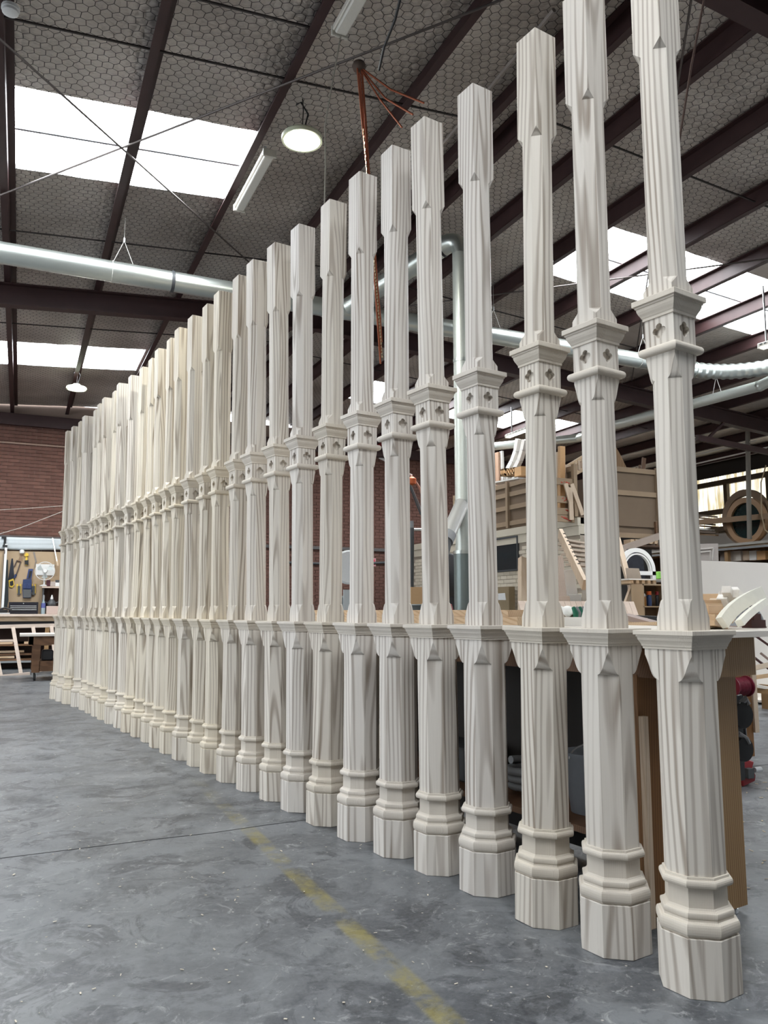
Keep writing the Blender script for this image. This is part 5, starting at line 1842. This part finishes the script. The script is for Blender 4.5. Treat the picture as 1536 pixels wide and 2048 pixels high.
# stool arch resting in front of it
ca = at(1487, 1240, Y=7.9)
one('round_saw_guard', MB().path([Vector((ca.x + .38, 7.9, .94))] + [Vector((ca.x + .38 * math.cos(a), 7.9, ca.z - .08 + .30 * math.sin(a))) for a in [PI * k / 18 for k in range(19)]] + [Vector((ca.x - .38, 7.9, .94))], .018, 8), plain('guard_grey', (.32, .33, .34), .5), 'grey hoop standing before the large white sheet', 'hoop', smooth=60)
fnd = thing('grey_disc', (ca.x, 7.95, ca.z - .1), 'grey spoked half disc before the large white sheet', 'disc')
MB().prism([Vector((ca.x + .36, 7.95, .925))] + [Vector((ca.x + .36 * math.cos(a), 7.95, ca.z - .08 + .28 * math.sin(a))) for a in [PI * k / 18 for k in range(19)]] + [Vector((ca.x - .36, 7.95, .925))], (0, .01, 0)).build('disc', plain('disc_grey', (.40, .40, .41), .5), fnd)
for a in (.5, 1.0, 1.4, 1.9, 2.4):
    MB().bar((ca.x + .12 * math.cos(a), 7.94, ca.z - .08 + .1 * math.sin(a)), (ca.x + .34 * math.cos(a), 7.94, ca.z - .08 + .27 * math.sin(a)), .012, .008, (0, 1, 0)).build('spoke', GREY, fnd)

# pile of offcuts on the bench behind the nearest post
ZB = ZW


def brick_block(c, s, rz, ry=0.):
    m = Matrix.Rotation(rz, 3, 'Z') @ Matrix.Rotation(ry, 3, 'Y')
    return MB().box(c, s, m)


PW1 = plain('offcut_warm', (.62, .43, .26), .6, var=.12, bscale=9)
PW2 = plain('offcut_pale', (.78, .66, .52), .6, var=.1, bscale=9)
PW3 = plain('offcut_white', (.80, .76, .70), .5)
pile = [
    # u, v(bottom), t, size, rz, ry, mat
    (1450, 1196, 4.75, (.10, .07, .06), .8, .2, PW3), (1440, 1212, 4.75, (.12, .07, .06), .2, .3, PW2), (1468, 1186, 4.75, (.10, .06, .05), .9, -.3, PW3), (1430, 1230, 4.6, (.16, .06, .05), .6, -.4, PW2),
    (1400, 1256, 4.5, (.16, .20, .14), .2, 0, PW1), (1398, 1219, 4.5, (.15, .20, .05), .25, 0, PW1), (1403, 1206, 4.6, (.22, .18, .035), .2, 0, PW1),
    (1428, 1222, 4.7, (.11, .10, .10), .3, 0, PW1), (1422, 1240, 4.7, (.18, .15, .05), .3, 0, PW2), (1434, 1198, 4.9, (.22, .12, .04), .35, .1, PW1),
    (1420, 1257, 4.4, (.22, .12, .06), .5, .1, PW1), (1446, 1201, 4.6, (.09, .06, .05), .6, -.3, PW3), (1458, 1190, 4.6, (.13, .05, .045), .5, .5, PW3),
    (1474, 1192, 4.6, (.09, .06, .05), .3, .3, PW3), (1444, 1222, 4.7, (.20, .045, .045), .5, -.75, PW2), (1452, 1226, 4.65, (.20, .045, .04), .5, -.65, PW2),
    (1460, 1232, 4.6, (.10, .05, .05), .5, -.4, PW2), (1438, 1236, 4.5, (.24, .035, .03), .5, -.25, PW2), (1463, 1203, 4.7, (.06, .06, .06), .4, .5, PW1),
    (1432, 1249, 4.35, (.2, .06, .03), .4, .1, PW1), (1408, 1246, 4.45, (.18, .16, .05), .3, 0, PW2)]
for k, (u, v, t, s, rz, ry, m_) in enumerate(pile):
    t, s = t * .86, tuple(e_ * .86 for e_ in s)
    c = at(u, v, t=t)
    c.z = max(c.z, ZB + s[2] / 2 + abs(math.sin(ry)) * s[0] / 2)
    rank = sorted(range(len(pile)), key=lambda i_: pile[i_][0]).index(k)
    nm = {id(PW1): 'orange tinted', id(PW2): 'pale', id(PW3): 'whitish'}[id(m_)]
    sz = 'long thin' if s[0] > .17 and s[1] < .07 else ('flat' if s[2] < .06 else 'chunky')
    one('timber_offcut', brick_block(c, s, rz, ry), m_, '%s %s offcut, %s from the left in the pile by the nearest post' % (sz, nm, ORD[rank]), 'offcut', 'timber offcuts piled on the bench', bevel=.002)
# curved arch segments on the pile
for k, (c0, c1, c2, w, m_, lab) in enumerate((
        ((1445, 1262), (1466, 1208), (1523, 1186), .06, PW3, 'large cream curved arch segment leaning over the offcut pile'),
        ((1480, 1262), (1496, 1226), (1531, 1203), .03, PW3, 'smaller cream curved segment below the large arch segment'))):
    P0_, P1_, P2_ = at(*c0, t=3.65 - .12 * k), at(*c1, t=3.75 - .12 * k), at(*c2, t=3.9 - .12 * k)
    P0_.z = max(P0_.z, ZB + .03)
    b = MB()
    pr = None
    vs, fs = [], []
    n_ = 14
    for i in range(n_ + 1):
        t = i / n_
        p = P0_.lerp(P1_, t).lerp(P1_.lerp(P2_, t), t)
        d = ((P1_ - P0_).lerp(P2_ - P1_, t)).normalized()
        vw = (p - Vector((0, 0, EYE))).normalized()
        s_ = d.cross(Vector((.25, -.9, .3)).normalized()).normalized()
        o_ = s_.cross(d)
        for a, e in ((-1, -1), (1, -1), (1, 1), (-1, 1)):
            vs.append(p + s_ * a * w / 2 + o_ * e * .016)
    for i in range(n_):
        for j in range(4):
            fs.append((i * 4 + j, i * 4 + (j + 1) % 4, i * 4 + 4 + (j + 1) % 4, i * 4 + 4 + j))
    fs += [(3, 2, 1, 0), tuple(n_ * 4 + j for j in range(4))]
    b.add(vs, fs)
    one('arch_segment', b, plain('cream_primer', (.82, .80, .70), .5), lab, 'arch segment', 'cream arch segments on the pile', smooth=35)
kb = thing('dark_stand', at(1508, 1258, t=3.8), 'dark red stand with a thin black upright on the bench', 'stand')
q_ = at(1508, 1256, t=4.0)
q_.z = ZB
MB().box(q_ + Vector((0, 0, .02)), (.10, .06, .04)).build('base', plain('maroon_wood', (.06, .02, .018), .6), kb)
MB().box(q_ + Vector((.0, 0, .055)), (.05, .05, .03)).build('block', plain('maroon_wood', (.06, .02, .018), .6), kb)
MB().path([q_ + Vector((.025, 0, .06)), q_ + Vector((.025, 0, .17))], .006, 6).build('upright', BLACK, kb)
MB().path([q_ + Vector((.025, 0, .17)), q_ + Vector((-.01, 0, .14)), q_ + Vector((-.015, 0, .10))], .006, 6).build('hook', BLACK, kb)

# clamps hanging on the bench end, and floor clutter at the right edge
ck = thing('quick_clamp', bp(.80, .36, .5), 'black quick clamps strapped to the inside of the bench leg', 'clamp')
q_ = at(1482, 1430, t=3.75)
MB().lathe([(.02, -.02), (.06, -.018), (.065, 0), (.06, .018), (.02, .02)], q_, 24, mY).build('jaw_pad', BLACK, ck, 40)
MB().path([q_ + Vector((0, 0, .05)), q_ + Vector((.025, -.01, .075)), q_ + Vector((.035, -.01, .05))], .016, 8).build('trigger', GREY, ck)
q_ = at(1484, 1498, t=3.7)
MB().lathe([(.02, -.02), (.055, -.018), (.06, 0), (.055, .018), (.02, .02)], q_, 24, mY).build('jaw_pad', BLACK, ck, 40)
MB().path([q_ + Vector((-.02, 0, .07)), q_ + Vector((.02, -.01, .045)), q_ + Vector((.03, -.01, .025))], .014, 8).build('trigger', GREY, ck)
MB().bar(at(1478, 1390, t=3.8), at(1484, 1560, t=3.8), .03, .012, (0, 1, 0)).build('bar', DKGREY, ck)
vi = thing('sash_clamp', at(1503, 1575, Z=0), 'dark red sash clamp head with a steel screw on the floor by the bench', 'clamp')
q_ = at(1500, 1572, Z=.0)
MB().prism([q_ + Vector(v) for v in ((-.07, 0, .0), (.06, 0, .03), (.07, 0, .07), (.04, 0, .13), (.06, 0, .17), (.0, 0, .19), (-.08, 0, .17))], (0, .08, 0)).build('head', RED_PAINT, vi, bevel=.006)
MB().box(q_ + Vector((-.03, -.02, .1)), (.06, .05, .07)).build('jaw', DKGREY, vi)
MB().path([q_ + Vector((.02, -.03, .12)), q_ + Vector((.085, -.03, .12))], .02, 10).build('screw', SILVER, vi)
MB().bar(q_ + Vector((-.05, .05, .02)), q_ + Vector((-.35, .6, .02)), .04, .02).build('bar', DKGREY, vi)
rl = thing('hose_reel', at(1480, 1385, t=6.5), 'dark red ribbed reel beyond the bench leg', 'reel')
q_ = at(1478, 1373, t=6.5)
prof = []
for k in range(9):
    prof.append((.075 if k % 2 else .062, -.075 + k * .019))
MB().lathe([(.02, -.09), (.085, -.088), (.085, -.078)] + prof + [(.085, .08), (.085, .09), (.02, .092)], q_, 24, Matrix.Rotation(PI / 2, 3, 'Y')).build('drum', plain('reel_red', (.16, .012, .03), .4), rl, 30)
MB().path([(q_.x + .02, q_.y, q_.z), (q_.x + .05, q_.y, 0)], .015, 8).path([(q_.x - .1, q_.y, q_.z), (q_.x - .13, q_.y, 0)], .015, 8).build('stand', BLACK, rl)
# second bench beyond, with leaning strips
sb = thing('rear_bench', (5.6, 6.6, 0), 'dark red brown bench end beyond the near workbench', 'workbench')
x_, y_ = at(1478, 1300, t=6.9).x, at(1478, 1300, t=6.9).y
MB().span((x_ - .9, y_, .05), (x_ + .12, y_ + .08, 1.1)).build('end_panel', wood('red_brown_board', (.21, .105, .05), (.12, .055, .025), along='Z', lam=.3), sb)
MB().span((x_ - .9, y_ - .05, 1.1), (x_ + .3, y_ + 1.2, 1.16)).build('top', BENCH_DARK, sb)
MB().span((x_ + .12, y_ - .02, .25), (x_ + .17, y_ + .03, 1.1)).build('edge_strip', PINE_RAW_Z, sb)
for k, (u0, v0, u1, v1, t0, t1, w, m_, lab) in enumerate((
        (1487, 1398, 1536, 1402, 8.4, 8.0, .0, None, ''),
        (1502, 1310, 1524, 1327, 10.9, 10.8, .05, plain('maroon_wood', (.06, .02, .018), .6), 'dark strip leaning on the white sheet, lower left one'),
        (1511, 1272, 1545, 1296, 10.9, 10.8, .06, plain('maroon_wood', (.06, .02, .018), .6), 'dark double strip leaning on the white sheet, upper one'),
        (1521, 1306, 1545, 1325, 10.8, 10.7, .05, plain('mauve_wood', (.30, .22, .19), .6), 'mauve strip leaning on the white sheet at the right edge'),
        (1500, 1338, 1545, 1328, 10.3, 10.1, .12, PW2, 'thick pale plank propped above the boards on the floor'),
        (1500, 1356, 1545, 1350, 10.2, 10.1, .09, PW1, 'orange tinted plank under the propped pale plank'),
        (1500, 1369, 1545, 1378, 10.1, 10.0, .07, PW3, 'whitish plank lowest of the planks on the floor at right'))):
    if m_:
        A, B = at(u0, v0, t=t0), at(u1, v1, t=t1)
        if 'strip' in lab:
            d_ = (B - A).normalized()
            B = B + d_ * ((.03 - B.z) / d_.z)
        one('loose_plank', MB().bar(A, B, w, w * .5), m_, lab, 'plank', 'loose planks at the right edge')
pb_ = at(1522, 1375, t=10.2)
pt_ = thing('plank_trestle', (pb_.x, pb_.y, 0), 'low timber trestle carrying planks at the right edge', 'trestle')
for dx in (-.12, .35):
    MB().span((pb_.x + dx, pb_.y - .3, 0), (pb_.x + dx + .07, pb_.y - .2, pb_.z - .06)).span((pb_.x + dx, pb_.y + .2, 0), (pb_.x + dx + .07, pb_.y + .3, pb_.z - .06)).build('leg', BENCH, pt_)
    MB().span((pb_.x + dx, pb_.y - .35, pb_.z - .06), (pb_.x + dx + .07, pb_.y + .35, pb_.z - .0)).build('bearer', BENCH, pt_)
q0, q1 = at(1488, 1386, Z=.03), at(1518, 1405, Z=.03)
one('floor_board', MB().prism([q0, q1, q1 + Vector((1.6, -.6, 0)), q0 + Vector((1.6, .9, 0))], (0, 0, .03)), WHITE_BOARD, 'white board lying flat on the floor at the right edge', 'board')

# ---- shavings and chips on the floor
def chips(n, region, name, mat, s0, s1, rnd):
    b = MB()
    for _ in range(n):
        x, y = region(rnd)
        l_ = rnd.uniform(s0, s1)
        w_ = l_ * rnd.uniform(.25, .6)
        m = Matrix.Rotation(rnd.uniform(0, 2 * PI), 3, 'Z') @ Matrix.Rotation(rnd.uniform(-.35, .35), 3, 'Y')
        b.box((x, y, .0035 + l_ * .08), (l_, w_, .0015), m)
    o = b.build(name, mat, None)
    return o


rn = random.Random(11)
tag(chips(260, lambda r: (r.uniform(-1.2, 1.9) * 1.0, 1.6 + 4.6 * r.random() ** 1.3), 'wood_chips', plain('chip_pale', (.62, .56, .46), .7), .004, .016, rn), 'pale wood chips scattered over the grey floor', 'wood chips', None, 'stuff')
tag(chips(420, lambda r: (3.0 + 2.6 * r.random(), 1.2 + 4.2 * r.random()), 'wood_shavings', plain('shaving', (.66, .54, .36), .7), .008, .03, rn), 'wood shavings scattered on the floor right of the bench', 'wood shavings', None, 'stuff')
